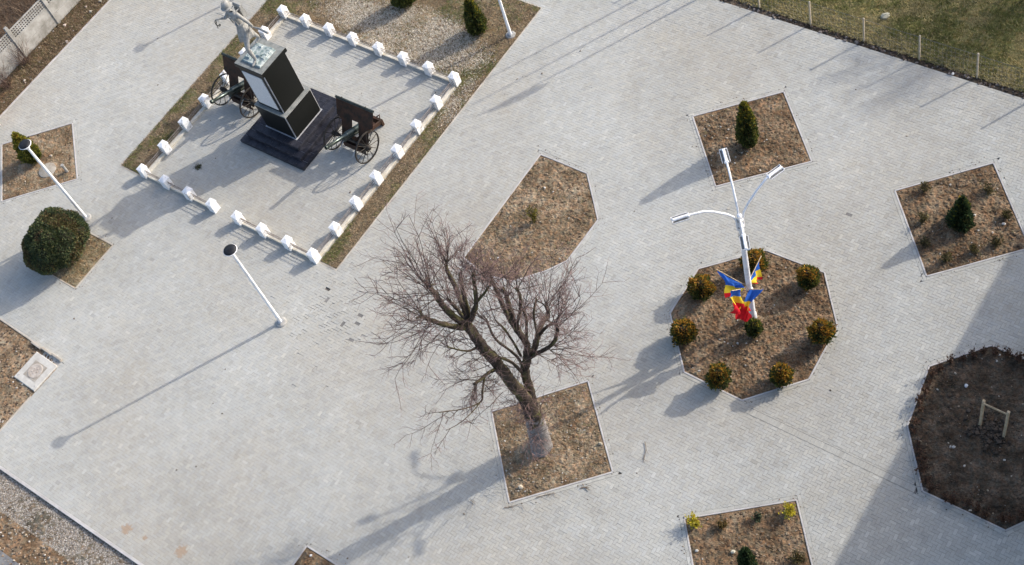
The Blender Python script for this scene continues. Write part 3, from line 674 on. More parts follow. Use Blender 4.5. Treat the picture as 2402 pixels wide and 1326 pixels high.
ss = body.modifiers.new('sub', 'SUBSURF'); ss.levels = 1; ss.render_levels = 2
def P3(x, y, z): return np.array((x*K, y*K, z*K+.09))
hx_, hy_ = .035, .13      # face, helmet
fb = MB()
def ball(b, c, r, n=10):
    b.lathe([(max(.001, r[0]*math.sin(math.pi*i/8)), -r[2]*math.cos(math.pi*i/8)) for i in range(9)], n, c)
for sx_ in (-1, 1):
    ball(fb, P3(hx_+.034*sx_+.012, hy_+.088, 1.66), (.012*K, 0, .009*K)); ball(fb, P3(hx_+.095*sx_, hy_-.005, 1.64), (.015*K, 0, .03*K))
fb.add([P3(hx_+.012-.014, hy_+.09, 1.615), P3(hx_+.012+.014, hy_+.09, 1.615), P3(hx_+.012, hy_+.125, 1.612), P3(hx_+.012, hy_+.092, 1.665)], [(0, 1, 2), (1, 3, 2), (0, 2, 3)])
fb.box(P3(hx_+.012, hy_+.09, 1.585), (.05*K, .02*K, .012*K)); fb.build('face', M['bronze'], stt)
hb = MB(); prof = [(.165, 1.675), (.17, 1.682), (.125, 1.70), (.128, 1.74), (.115, 1.79), (.08, 1.835), (.03, 1.855), (.002, 1.858)]
hb.lathe([(r*K, z*K+.09) for r, z in prof], 22, (hx_*K, (hy_-.005)*K, 0)); hb.tube([P3(hx_, hy_-.1, 1.80), P3(hx_, hy_-.04, 1.87), P3(hx_, hy_+.05, 1.865), P3(hx_, hy_+.1, 1.81)], .014*K, 6)
hb.v = [(x, y*1.12-.12*.13*K, z) for x, y, z in hb.v]; auto_smooth(hb.build('helmet', M['bronze'], stt))
# flared greatcoat skirt with folds
V = []; Fc = []; nn_ = 44; lev = [(1.12, .135), (1.0, .155), (.88, .185), (.78, .21), (.64, .235), (.62, .22)]
for li, (z, r) in enumerate(lev):
    for k_ in range(nn_):
        th = 2*math.pi*k_/nn_; fold = 1+.11*li/4*math.sin(9*th+li*.4)+.04*math.sin(5*th)
        V.append(P3(math.cos(th)*r*fold*.92+.02*(li/5), math.sin(th)*r*fold*.92+.03+(.06*(math.sin(th) > 0)-.03)*li/4, z+.015*math.sin(7*th)*(li > 3)))
for li in range(len(lev)-1):
    for k_ in range(nn_): Fc.append((li*nn_+k_, (li+1)*nn_+k_, (li+1)*nn_+(k_+1) % nn_, li*nn_+(k_+1) % nn_))
co = obj('greatcoat', V, Fc, M['bronze'], stt, smooth=True); so = co.modifiers.new('t', 'SOLIDIFY'); so.thickness = .018
bl = MB().lathe([(.14*K, 1.06*K+.09), (.155*K, 1.065*K+.09), (.155*K, 1.11*K+.09), (.14*K, 1.115*K+.09)], 24, (0, .025*K, 0)); bl.build('belt', M['bronze'], stt)
pk = MB(); pk.box(P3(-.02, -.17, 1.32), (.25*K, .13*K, .32*K), bev=.03); pk.tube([P3(-.17, -.17, 1.52), P3(.13, -.17, 1.52)], .055*K, 10); pk.box(P3(-.02, -.26, 1.27), (.18*K, .05*K, .18*K), bev=.02)
pk.tube([P3(-.13, -.1, 1.5), P3(-.12, .12, 1.49), P3(-.10, .20, 1.36), P3(-.1, .16, 1.15)], .017*K, 6); pk.tube([P3(.11, -.1, 1.5), P3(.11, .12, 1.49), P3(.10, .20, 1.36), P3(.09, .16, 1.15)], .017*K, 6)
pk.build('backpack', M['bronze'], stt)
rf = MB(); rf.tube([P3(-.82, -.17, .86), P3(-.52, -.17, .90), P3(-.30, -.16, .88), P3(.45, -.13, .90)], [.06, .05, .035, .03], 8); rf.tube([P3(.3, -.135, .905), P3(.72, -.12, .91)], .022, 6); rf.tube([P3(.70, -.12, .91), P3(1.18, -.11, .92), P3(1.25, -.11, .92)], [.018, .014, .003], 6)
rf.build('rifle', M['bronze'], stt)
wr_ = MB()
wr_.tube([P3(.44+.02*math.sin(t_*9), .43+.06*math.sin(t_*6.28), 1.31-.20*t_+.05*math.cos(t_*6.28)) for t_ in np.linspace(0, 1, 14)], .012*K, 6); wr_.tube([P3(.43, .43, 1.32), P3(.50, .45, 1.22), P3(.51, .46, 1.08)], .011*K, 6)
wr_.build('hanging_strap', M['gun'], stt)

for o in stt.children:
    if o.name.split('.')[0] not in ('base_plate', 'rock'): o.scale = (.78, .78, 1.0)
# ------------------------------------------------------------------ field guns
def wheel(parent, x):
    wv2 = empty('wheel', (x, 0, 0)); wv2.parent = parent; R_ = .64; n = 40; V = []; Fc = []
    for k_ in range(n):
        th = 2*math.pi*k_/n
        for (r, xx) in ((R_, -.026), (R_, .026), (R_-.042, .022), (R_-.042, -.022)): V.append((xx, r*math.cos(th), r*math.sin(th)))
    for k_ in range(n):
        for i in range(4): Fc.append((k_*4+i, k_*4+(i+1) % 4, ((k_+1) % n)*4+(i+1) % 4, ((k_+1) % n)*4+i))
    obj('rim', V, Fc, M['wheel'], wv2)
    MB().lathe([(.05, -.16), (.075, -.14), (.095, -.05), (.095, .05), (.075, .14), (.05, .16)], 14, M=Matrix.Rotation(math.pi/2, 4, 'Y')).build('hub', M['wheel'], wv2, True)
    sm_ = MB().tube([(0, 0, .08), (0, 0, .36), (0, 0, R_-.03)], [.018, .012, .014], 6); sme = mesh_data('spoke', sm_.v, sm_.f, M['wheel'])
    for k_ in range(12):
        o = link(bpy.data.objects.new('spoke', sme), wv2); o.rotation_euler = (2*math.pi*k_/12+.13, 0, 0)
    return wv2
def gun(u_, v_, label, lid):
    ra = empty('field_gun', (u_, v_, 0)); tag(ra, label, 'cannon', 'old field guns flanking the monument')
    ax = .64
    for s_ in (-1, 1): wheel(ra, .76*s_).location = (.76*s_, 0, ax)
    MB().tube([(-.9, 0, ax), (-.3, 0, ax), (0, 0, ax+.02), (.3, 0, ax), (.9, 0, ax)], [.04, .05, .065, .05, .04], 10).build('axle', M['wheel'], ra, True)
    # barrel raised ~22 degrees, muzzle towards -V
    el = math.radians(22.5); d_ = np.array((0, -math.cos(el), math.sin(el))); o_ = np.array((0, .30, .90))
    T = Vector(d_).to_track_quat('Z', 'Y').to_matrix().to_4x4(); T.translation = Vector(o_)
    br = MB().lathe([(.06, -.62), (.135, -.60), (.14, -.35), (.115, -.30), (.112, .45), (.10, .47), (.075, .50), (.066, 1.40), (.082, 1.42), (.082, 1.50), (.05, 1.505), (.045, 1.40)], 22, M=T)
    auto_smooth(br.build('barrel', M['gun_barrel'], ra))
    T2 = T.copy(); T2.translation = Vector(o_-np.array((0, math.sin(el), math.cos(el)))*.15)
    cr_ = MB(); cr_.lathe([(.04, -.55), (.085, -.52), (.085, .55), (.05, .58)], 14, M=T2); auto_smooth(cr_.build('cradle', M['gun'], ra))
    # shield leaning back, with sight window; plates joined round the opening
    top, bot = np.array((.80, 1.80)), np.array((.04, .22)); tilt = math.atan2(top[0]-bot[0], top[1]-bot[1]); Ls = np.linalg.norm(top-bot)
    def pl(b, x0, x1, a0, a1, th_=.012):
        def pt(x, a, o): 
            f = a/Ls; y = bot[0]+(top[0]-bot[0])*f; z = bot[1]+(top[1]-bot[1])*f
            return (x, y+o*math.cos(tilt), z-o*math.sin(tilt))
        Vv = [pt(x, a, o) for o in (-th_/2, th_/2) for x, a in ((x0[0], a0), (x0[1], a0), (x1[1], a1), (x1[0], a1))]
        b.add(Vv, [(0, 1, 2, 3), (7, 6, 5, 4), (0, 4, 5, 1), (1, 5, 6, 2), (2, 6, 7, 3), (3, 7, 4, 0)])
    b = MB(); wl = .64
    pl(b, (-wl, wl), (-wl, wl), 0, .42); pl(b, (-wl, -.13), (-wl, -.13), .42, .92); pl(b, (.17, wl), (.17, wl), .42, .92)
    pl(b, (-.88, -.13) if 0 else (-wl, -.13), (-.86, -.13), .92, 1.06); pl(b, (.17, wl), (.17, .86), .92, 1.06)
    pl(b, (-.86, .86), (-.88, .88), 1.06, Ls)
    b.build('shield', M['rust'], ra)
    fl = MB(); fl.box((0, -.02, .20), (1.1, .012, .30)); fl.build('apron', M['rust'], ra)
    rim = MB().tube([(-.885, .80, 1.80), (.885, .80, 1.80)], .055, 10); auto_smooth(rim.build('shield_rim', M['gun'], ra))
    for x in (-.62, .5): MB().tube([(x, .735, 1.78), (x, .78, 1.86), (x, .85, 1.85), (x, .86, 1.76)], .012, 6).build('strap', M['wheel'], ra)
    for x in (-.42, .42): MB().tube([(x, .12, .40), (x, .16, .62), (x*.8, .1, .72)], .03, 6).build('bracket', M['rust'], ra)
    for x in (-.3, .34): MB().tube([(x, -.05, ax), (x, -.42, .42), (x, -.5, .38)], .018, 6).build('stay', M['steel'], ra)
    tr = MB()
    for s_ in (-1, 1):
        tr.add([(s_*.20+a*.03, y, z) for y, z in ((.0, .60), (.0, .76), (1.40, .14), (1.40, .30)) for a in (-1, 1)], [(0, 2, 3, 1), (4, 5, 7, 6), (0, 1, 5, 4), (2, 6, 7, 3), (0, 4, 6, 2), (1, 3, 7, 5)])
    tr.box((0, 1.0, .38), (.4, .3, .03)); tr.box((0, 1.40, .16), (.5, .1, .3)); tr.tube([(-.1, 1.44, .25), (0, 1.58, .3), (.1, 1.44, .25)], .025, 6)
    tr.build('trail', M['rust'], ra)
    for s_ in (-1, 1): MB().tube([(s_*.3, .3, .62), (s_*.62, .28, .66), (s_*.66, .3, .60)], .03, 8).build('seat_arm', M['wheel'], ra)
    return ra
gun(2.71, .13, 'rusty field gun with a shield at the right of the black pedestal', 0)
gun(-2.875, -.07, 'dark field gun with a shield behind the left of the black pedestal', 1)

# ------------------------------------------------------------------ lamp posts
def lamp(pos, label, h=4.35, grey=False):
    r = empty('lamp_post', (pos[0], pos[1], 0)); tag(r, label, 'lamp post', 'slim white lamp posts')
    MB().lathe([(.2, -.03), (.2, .03), (.17, .06), (.10, .07)], 18).build('footing', M['concrete'], r)
    fl = MB().box((0, 0, .085), (.2, .2, .025), bev=.004)
    for a in (-1, 1):
        for b_ in (-1, 1): fl.lathe([(.014, .095), (.014, .13), (.002, .132)], 6, (.075*a, .075*b_, 0))
    fl.build('flange', M['steel'], r)
    auto_smooth(MB().lathe([(.062, .09), (.062, .5), (.056, 1.2), (.048, h-.2), (.048, h)], 14).build('pole', M['white_paint'], r))
    auto_smooth(MB().lathe([(.05, h-.04), (.085, h-.02), (.10, h+.05), (.13, h+.12), (.135, h+.15)], 20).build('cup', M['white_paint'], r))
    auto_smooth(MB().lathe([(.10, h+.13), (.225, h+.15), (.235, h+.165), (.225, h+.18)], 26).build('rim', M['white_paint'], r))
    auto_smooth(MB().lathe([(.21, h+.17), (.218, h+.185), (.20, h+.215), (.12, h+.245), (.03, h+.255), (.002, h+.256)], 26).build('cap', M['black_cap'], r), 60)
    return r
lamp(G(660, 757), 'white lamp post with black disc top standing on open paving')
lamp(G(203, 512), 'white lamp post beside the round juniper, its top over the left bed')
lamp(G(1198, 83), 'white lamp post rising from the grass near the top edge', 4.35)
lamp(G(330, 112)+np.array([.492, .870])*8.4, 'white lamp post behind the statue whose shadow falls at upper left')

mb_ = G(1767, 745)
ml = empty('street_light', (*mb_, 0)); tag(ml, 'tall white street light with four curved arms in the octagonal bed', 'street light')
auto_smooth(MB().lathe([(.12, -.02), (.12, .25), (.095, .3), (.085, 3.0), (.07, 5.6), (.075, 5.62), (.03, 5.66)], 18).build('pole', M['white_paint'], ml))
MB().lathe([(.085, 1.62), (.105, 1.63), (.105, 1.72), (.085, 1.73)], 16).build('flag_clamp', M['steel'], ml)
for z in (5.05, 5.35): MB().lathe([(.075, z), (.10, z+.01), (.10, z+.06), (.075, z+.07)], 16).build('clamp', M['steel'], ml)
heads = [G(1700, 365, 6.4)-mb_, G(1818, 403, 6.4)-mb_, G(1595, 511, 6.4)-mb_, G(1747, 569, 6.4)-mb_]
for i, hd in enumerate(heads):
    rr = np.linalg.norm(hd); a = hd/rr; rr -= .0
    pth = [(a*.09, 4.95), (a*.11, 5.4), (a*.16, 5.62), (a*.34, 5.86), (a*.68, 6.16), (a*.95, 6.33), (a*(rr-.3), 6.385), (a*(rr-.2), 6.39)]
    auto_smooth(MB().tube([(*p_, z) for p_, z in pth], .032, 10).build('arm', M['white_paint'], ml))
    ang = math.atan2(a[1], a[0]); ln = empty('lantern', (*(hd), 6.40), ang); ln.parent = ml
    MB().box((0, 0, 0), (.46, .085, .08), bev=.02).build('housing', M['white_paint'], ln)
    MB().box((-.24, 0, -.01), (.05, .13, .09), bev=.02).build('end_cap', M['white_paint'], ln); MB().box((.235, 0, -.01), (.02, .22, .06), bev=.01).build('end_cap', M['white_paint'], ln)
    for s_ in (-1, 1):
        MB().box((0, .078*s_, -.04), (.44, .062, .025), bev=.004).build('reflector', M['reflector'], ln); MB().box((0, .113*s_, -.03), (.46, .010, .035)).build('side_rail', M['white_paint'], ln)
    MB().box((0, 0, -.075), (.36, .13, .03), bev=.01).build('glass', M['glass'], ln)
mbw = MB()
for q_ in range(5):
    th = q_*1.3; mbw.tube([(.1*math.cos(th+k_), .1*math.sin(th+k_), 4.9-.12*math.sin(k_*1.5)*(q_+1)*.5-.06*q_) for k_ in np.linspace(0, 2.2, 9)], .008, 5)
mbw.build('cable', M['steel'], ml)

# flags: staffs slant out from the clamp, cloth droops, three bands
BLU, YEL, RED = (.03, .13, .52), (.74, .55, .04), (.62, .015, .025)
flag_mat = mat_tint('flag_cloth', .75, .2, (.9, 1.1), 5, 0, 0, .25)
def flag(pts4, ss4, label, seed, fold=.05, cuts=(8, 16), cinch=.0):
    P = [D(*p_, mb_, s_) for p_, s_ in zip(pts4, ss4)]        # hoist outer, hoist inner, fly inner, fly outer
    r = empty('flag', tuple(P[1])); tag(r, label, 'flag', 'tricolour flags on the street light'); o0 = P[1]
    n, m_ = 24, 12; V = []; T_ = []; Fc = []; rg = np.random.default_rng(seed); ph = rg.random(4)*6.28
    nrm = np.cross(P[0]-P[1], P[2]-P[1]); nrm = nrm/np.linalg.norm(nrm)
    for i in range(n+1):
        a = i/n
        for j in range(m_+1):
            b_ = j/m_; b_ = .5+(b_-.5)*(1-cinch*math.sin(math.pi*min(1, a*1.15))**2)+cinch*.35*math.sin(a*4.2+ph[3]); p_ = (P[1]*(1-b_)+P[0]*b_)*(1-a)+(P[2]*(1-b_)+P[3]*b_)*a
            wv_ = fold*(math.sin(b_*9+ph[0]+a*2)+.6*math.sin(b_*16+ph[1]-a*3))*(.25+a)+fold*.8*math.sin(a*5+ph[2]); V.append(p_+nrm*wv_-o0)
    for i in range(n):
        for j in range(m_): Fc.append((i*(m_+1)+j, i*(m_+1)+j+1, (i+1)*(m_+1)+j+1, (i+1)*(m_+1)+j))
    V = np.array(V)
    for bi, (nm, c_) in enumerate((('blue_band', BLU), ('yellow_band', YEL), ('red_band', RED))):
        i0, i1 = (0, *cuts, n)[bi], (0, *cuts, n)[bi+1]; sub = V.reshape(n+1, m_+1, 3)[i0:i1+1].reshape(-1, 3)
        f2 = [(i*(m_+1)+j, i*(m_+1)+j+1, (i+1)*(m_+1)+j+1, (i+1)*(m_+1)+j) for i in range(i1-i0) for j in range(m_)]
        obj(nm, sub, f2, flag_mat, r, [c_]*len(sub), True)
    d_ = (P[0]-P[1]); MB().tube([np.array((*mb_, P[1][2]-.12))-o0, d_*0, d_*1.06], .012, 8).build('staff', M['wood'], r)
    return r
flag([(1684, 634), (1742, 666), (1738, 688), (1706, 698)], [.35, .05, -.2, .1], 'tricolour flag spread out to the left of the pole', 3, .08, (13, 20), .12)
flag([(1784, 604), (1755, 662), (1764, 668), (1780, 654)], [.75, .1, .15, .55], 'narrow tricolour flag slanting up to the right of the pole', 4, .05, (13, 21))
flag([(1718, 682), (1741, 678), (1746, 726), (1709, 735)], [-.45, -.12, -.3, -.6], 'tricolour flag hanging at the front left of the pole', 5, .10, (8, 15), .35)
flag([(1786, 679), (1754, 679), (1725, 750), (1759, 756)], [-.3, -.1, -.55, -.5], 'twisted tricolour flag hanging at the front right of the pole', 6, .12, (9, 15), .5)

# ------------------------------------------------------------------ the bare pollarded tree
tb = G(1268, 1050)
tree = empty('bare_tree', (*tb, 0)); tag(tree, 'big bare pollarded lime tree with two stems in a square bed', 'tree')
O3 = np.array((*tb, 0.0))
def limb_pts(spec): return [D(a, b, tb, s)-O3 for a, b, s, r in spec], [r*.84 for *_, r in spec]
def refine(P, Rr, sub=4, jit=.02, rg=rng):
    P = [np.array(p) for p in P]; n = len(P); out = []; ro = []
    for i in range(n-1):
        p0, p1, p2, p3 = P[max(i-1, 0)], P[i], P[i+1], P[min(i+2, n-1)]
        for k_ in range(sub):
            t_ = k_/sub; out.append(.5*((2*p1)+(p2-p0)*t_+(2*p0-5*p1+4*p2-p3)*t_*t_+(3*p1-p0-3*p2+p3)*t_**3)+(rg.normal(0, jit, 3) if k_ or i else 0)); ro.append(Rr[i]*(1-t_)+Rr[i+1]*t_)
    out.append(P[-1]); ro.append(Rr[-1]); return out, ro
BK, MOSS, LIME = np.array((.074, .058, .044)), np.array((.12, .11, .05)), np.array((.30, .275, .26))
def wood_mesh(name, P, Rr, n=9, base=False):
    P, Rr = refine(P, Rr, 6, Rr[-1]*(.03 if base else .09)); V = []; T_ = []; m_ = len(P); Fc = []; prev = None; rg = np.random.default_rng(int(abs(P[0][0]*1000)+m_))
    for i in range(m_):
        t_ = P[min(i+1, m_-1)]-P[max(i-1, 0)]; t_ = t_/np.linalg.norm(t_); a = prev if prev is not None else np.array((.9, .3, .1)); a = a-t_*(a @ t_); a /= np.linalg.norm(a); b_ = np.cross(t_, a); prev = a
        ns = 1+.10*rg.random()*(rg.random() < .25)
        for k_ in range(n):
            th = 2*math.pi*k_/n; rr = Rr[i]*ns*(1+.07*math.sin(3*th+i*.13)+.05*math.sin(5*th+1.3)+.035*rg.normal())
            v_ = P[i]+rr*(math.cos(th)*a+math.sin(th)*b_); V.append(v_)
            c_ = BK*(.75+.6*rg.random()); q_ = vnoise(np.array(v_[2]*1.7+th), np.array(th*1.3), 5)
            if q_ > .62: c_ = MOSS*(.8+.5*rg.random())
            if base and v_[2] < 1.9+.5*rg.normal()*.4: c_ = LIME*(.75+.4*rg.random())
            T_.append(c_)
    for i in range(m_-1):
        for k_ in range(n): Fc.append((i*n+k_, i*n+(k_+1) % n, (i+1)*n+(k_+1) % n, (i+1)*n+k_))
    Fc.append(tuple((m_-1)*n+k_ for k_ in range(n)))
    return obj(name, V, Fc, M['bark'], tree, T_, True)
TR = [(1272, 1064, 0, .56), (1270, 1054, 0, .44), (1266, 1036, 0, .38), (1262, 1012, 0, .345), (1255, 985, 0, .32), (1250, 965, 0, .27)]
wood_mesh('trunk', *limb_pts(TR), n=16, base=True)
LB = dict(
    stemL=[(1250, 972, 0, .25), (1228, 930, -.05, .225), (1203, 900, -.1, .21), (1160, 845, -.15, .19), (1131, 812, -.2, .18), (1105, 775, -.2, .165), (1093, 758, -.2, .14)],
    stemR=[(1250, 975, .05, .24), (1246, 936, .1, .185), (1240, 905, .15, .155), (1231, 868, .2, .15), (1235, 846, .2, .15), (1238, 824, .2, .13)],
    a=[(1095, 768, -.2, .10), (1080, 768, -.3, .095), (1049, 763, -.5, .085), (1010, 751, -.8, .065), (993, 744, -.9, .06)],
    b=[(1096, 762, -.2, .12), (1085, 757, -.2, .115), (1054, 733, -.2, .10), (1034, 710, -.1, .095), (1022, 691, 0, .085), (1004, 671, .1, .06)],
    c=[(1094, 752, -.1, .08), (1073, 727, .3, .06), (1047, 699, .6, .045)],
    d=[(1097, 745, -.1, .09), (1083, 712, .2, .08), (1071, 679, .6, .075), (1059, 654, .8, .07), (1049, 635, .9, .06), (1047, 615, 1.0, .035)],
    e=[(1101, 742, -.1, .08), (1092, 708, -.2, .07), (1083, 669, -.4, .06), (1080, 641, -.5, .05)],
    f=[(1104, 752, -.2, .09), (1110, 733, -.3, .08), (1117, 708, -.6, .065), (1113, 669, -.9, .055), (1110, 644, -1.0, .05)],
    g=[(1116, 712, -.6, .045), (1138, 686, -.9, .035), (1153, 662, -1.2, .028)],
    h=[(1163, 866, -.2, .07), (1145, 876, -.5, .06), (1125, 892, -.9, .05), (1112, 901, -1.1, .045)],
    i=[(1122, 812, -.2, .05), (1097, 824, -.6, .03), (1050, 814, -1.2, .022)],
    j=[(1137, 884, -.6, .035), (1131, 920, -1.2, .03), (1128, 942, -1.4, .025), (1092, 958, -1.8, .018), (1030, 968, -2.2, .012)],
    k=[(1128, 942, -1.4, .022), (1105, 970, -1.8, .016), (1075, 995, -2.1, .012), (1046, 1010, -2.3, .008)],
    p=[(1238, 828, .2, .12), (1232, 801, .3, .115), (1212, 772, .4, .105), (1188, 734, .6, .09), (1171, 695, .8, .075), (1154, 656, 1.0, .05)],
    q=[(1212, 772, .4, .09), (1203, 747, .2, .085), (1193, 714, 0, .08), (1188, 694, 0, .065)],
    r=[(1222, 784, .3, .06), (1213, 760, .0, .055), (1220, 729, -.4, .05), (1220, 695, -.7, .05), (1212, 677, -.8, .045)],
    t=[(1236, 806, .2, .05), (1235, 775, -.2, .045), (1234, 743, -.6, .04), (1224, 726, -.8, .03)],
    v=[(1244, 832, .2, .11), (1253, 818, .3, .105), (1261, 790, .5, .10), (1272, 757, .8, .09), (1286, 740, 1.0, .08), (1281, 718, 1.1, .045)],
    w=[(1245, 838, .2, .08), (1260, 829, 0, .075), (1282, 818, -.3, .07), (1299, 803, -.5, .065), (1307, 777, -.6, .06), (1304, 759, -.6, .055)],
    x=[(1266, 785, .5, .06), (1285, 765, .2, .05), (1305, 757, 0, .035)],
    y=[(1232, 880, .2, .075), (1219, 868, .1, .065), (1200, 850, -.2, .055), (1171, 838, -.6, .045)],
    z=[(1225, 858, .2, .055), (1210, 834, .4, .05), (1164, 797, .9, .045), (1147, 765, 1.2, .04), (1141, 748, 1.3, .03)],
    z2=[(1222, 835, .2, .05), (1203, 801, -.3, .04), (1183, 772, -.7, .035), (1163, 752, -.9, .025)],
    o=[(1255, 822, .2, .045), (1262, 800, -.4, .04), (1252, 740, -1.0, .032), (1258, 700, -1.3, .026)],
)
LP = {}
for k_, spec in LB.items():
    P_, R_ = limb_pts(spec); LP[k_] = (P_, R_); wood_mesh('limb', P_, R_, 9 if R_[0] > .1 else 7)
# stubs where limbs were sawn
for k_ in 'bdvqap':
    P_, R_ = LP[k_]; d_ = P_[-1]-P_[-2]; d_ /= np.linalg.norm(d_)
    for q_ in range(3):
        dd = d_+rng.normal(0, .5, 3); dd /= np.linalg.norm(dd); wood_mesh('stub', [P_[-2]*.4+P_[-1]*.6, P_[-1]*1.0+dd*.06, P_[-1]+dd*rng.uniform(.18, .34)], [R_[-1]*.8, R_[-1]*.6, R_[-1]*.4], 6)
# twigs
class Twigs:
    def __init__(s): s.V = []; s.F = []; s.T = []; s.n = 0
    def tube(s, P, r0, r1, col):
        m_ = len(P); P = np.array(P); t_ = P[-1]-P[0]; t_ = t_/np.linalg.norm(t_); a = np.cross(t_, (.3, .5, .81)); a /= np.linalg.norm(a)+1e-9; b_ = np.cross(t_, a)
        rr = np.linspace(r0, r1, m_)[:, None]
        V = np.stack([P+rr*a, P+rr*(-.5*a+.866*b_), P+rr*(-.5*a-.866*b_)], 1).reshape(-1, 3); s.V.append(V)
        i = np.arange(m_-1)[:, None]*3+s.n; q_ = np.array([(0, 1, 4, 3), (1, 2, 5, 4), (2, 0, 3, 5)])
        s.F.append((i[:, :, None]+q_[None]).reshape(-1, 4)); s.T.append(np.tile(col, (len(V), 1))); s.n += len(V)
    def build(s, name, parent): return obj(name, np.concatenate(s.V), np.concatenate(s.F), M['twig'], parent, np.concatenate(s.T))
def nrm(v): return v/(np.linalg.norm(v)+1e-9)
def shoot(tw, p, d, L, r, level, rg, up=.35):
    n = 7 if level == 0 else (5 if level == 1 else 3); P = [np.array(p)]; dd = nrm(d); pts = []
    for i in range(n):
        dd = nrm(dd+rg.normal(0, .075 if level < 2 else .14, 3)+np.array((0, 0, up*.12))); P.append(P[-1]+dd*L/n); pts.append((P[-1], dd.copy()))
    f = rg.random(); col = np.array((.105, .078, .062)) if level == 0 else (np.array((.15, .102, .088)) if level == 1 else np.array((.225, .148, .135)))
    tw.tube(P, r, r*(.45 if level == 0 else .55), col*(.75+.5*f))
    if level < 2:
        nk = rg.integers(6, 10) if level == 0 else rg.integers(2, 6)
        for k_ in range(nk):
            i = rg.integers(1 if level == 0 else 0, n); q_, dq = pts[i]; sd_ = nrm(np.cross(dq, rg.normal(0, 1, 3)))
            shoot(tw, q_, dq*.8+sd_*.75, L*rg.uniform(.22, .42)*(1 if level == 0 else 1.25), r*(.55 if level == 0 else .6), level+1, rg, up*.6)
tw = Twigs(); rg = np.random.default_rng(21)
cen = (LP['stemL'][0][3]+LP['stemR'][0][3])/2; cen = np.array((cen[0], cen[1], 5.2))
ends = dict(a=11, b=15, c=8, d=13, e=11, f=10, g=7, h=11, i=8, j=3, k=2, p=12, q=12, r=11, t=7, v=15, w=14, x=9, y=6, z=9, z2=6, o=6)
for k_, n_ in ends.items():
    P_, R_ = LP[k_]; tip = P_[-1]; hub = LP['stemL'][0][-2] if k_ in 'abcdefghijk' else LP['stemR'][0][-2]; out = nrm(nrm(tip-hub)+.25*nrm(tip-cen)); ld = nrm(P_[-1]-P_[-2])
    low_ = k_ in 'hijky'
    for q_ in range(int(n_*.8)):
        f = rg.random()**.6; i = len(P_)-2; st_ = P_[i]*(1-f)+P_[i+1]*f
        d_ = nrm(out*.9+ld*.45+rg.normal(0, .46, 3)+np.array((0, 0, -.05)))
        shoot(tw, st_, d_, rg.uniform(.9, 2.0)*(.5 if low_ else (1.1 if k_ in 'abi' else (.72 if k_ in 'defpqg' else .95))), rg.uniform(.009, .015), 0, rg, .05 if low_ else .18)
    for q_ in range(int(n_*.7)):     # side shoots further down the limb
        i = rg.integers(0, len(P_)-1); f = rg.random(); st_ = P_[i]*(1-f)+P_[i+1]*f; d_ = nrm(nrm(np.cross(ld, rg.normal(0, 1, 3)))+out*.6+np.array((0, 0, .15)))
        shoot(tw, st_, d_, rg.uniform(.6, 1.3), .010, 0, rg, .3)
# long side sweeps to the right and left, low on the crown
for (a, b, s_) in ((1300, 812, -.5), (1290, 822, -.3), (1262, 832, 0)):
    st_ = D(a, b, tb, s_)-O3
    for q_ in range(4): shoot(tw, st_, nrm(D(1430, 740+q_*45, tb, -1.0)-O3-st_)+rg.normal(0, .3, 3), rg.uniform(.9, 1.6), .013, 0, rg, .1)
for q_ in range(16): st_ = D(1120+q_*4, 800+q_*8, tb, -.3)-O3; shoot(tw, st_, nrm(D(1000+q_*3, 800+q_*13, tb, -1.8)-O3-st_)+rg.normal(0, .28, 3), rg.uniform(1.0, 1.9), .013, 0, rg, .05)
for q_ in range(10): st_ = D(1075-q_*9, 768-q_*2, tb, -.5)-O3; shoot(tw, st_, nrm(D(900+q_*6, 790+q_*8, tb, -1.2)-O3-st_)+rg.normal(0, .28, 3), rg.uniform(1.0, 1.9), .013, 0, rg, .05)
for q_ in range(8): st_ = D(1040-q_*3, 715-q_*5, tb, -.2)-O3; shoot(tw, st_, nrm(D(890, 640+q_*18, tb, -.6)-O3-st_)+rg.normal(0, .26, 3), rg.uniform(1.2, 2.0), .013, 0, rg, .1)
# dense water sprouts round the fork, drooping brush at the foot
for q_ in range(150):
    f = rg.random(); st_ = (D(1215, 905, tb, -.1)*(1-f)+D(1262, 1005, tb, -.1)*f)-O3+rg.normal(0, .16, 3); shoot(tw, st_, nrm(rg.normal(0, .6, 3)+np.array((0, 0, .75))), rg.uniform(.35, 1.0), .008, 1, rg, .5)
for q_ in range(14): st_ = D(1250, 1020, tb, -.2)-O3+rg.normal(0, .1, 3); shoot(tw, st_, nrm(np.array((*(-FWD_H*.5), -.35))+rg.normal(0, .5, 3)), rg.uniform(.5, 1.1), .009, 1, rg, 0)
crown = tw.build('crown', tree)
# a second bare tree stands off to the right beyond the wire fence: it throws the branch shadows on the lawn
t2 = copy_tree(tree); t2.location = (27.9, 28.1, 0); t2.rotation_euler = (0, 0, 2.1); t2['label'] = 'bare tree beyond the wire fence at upper right'

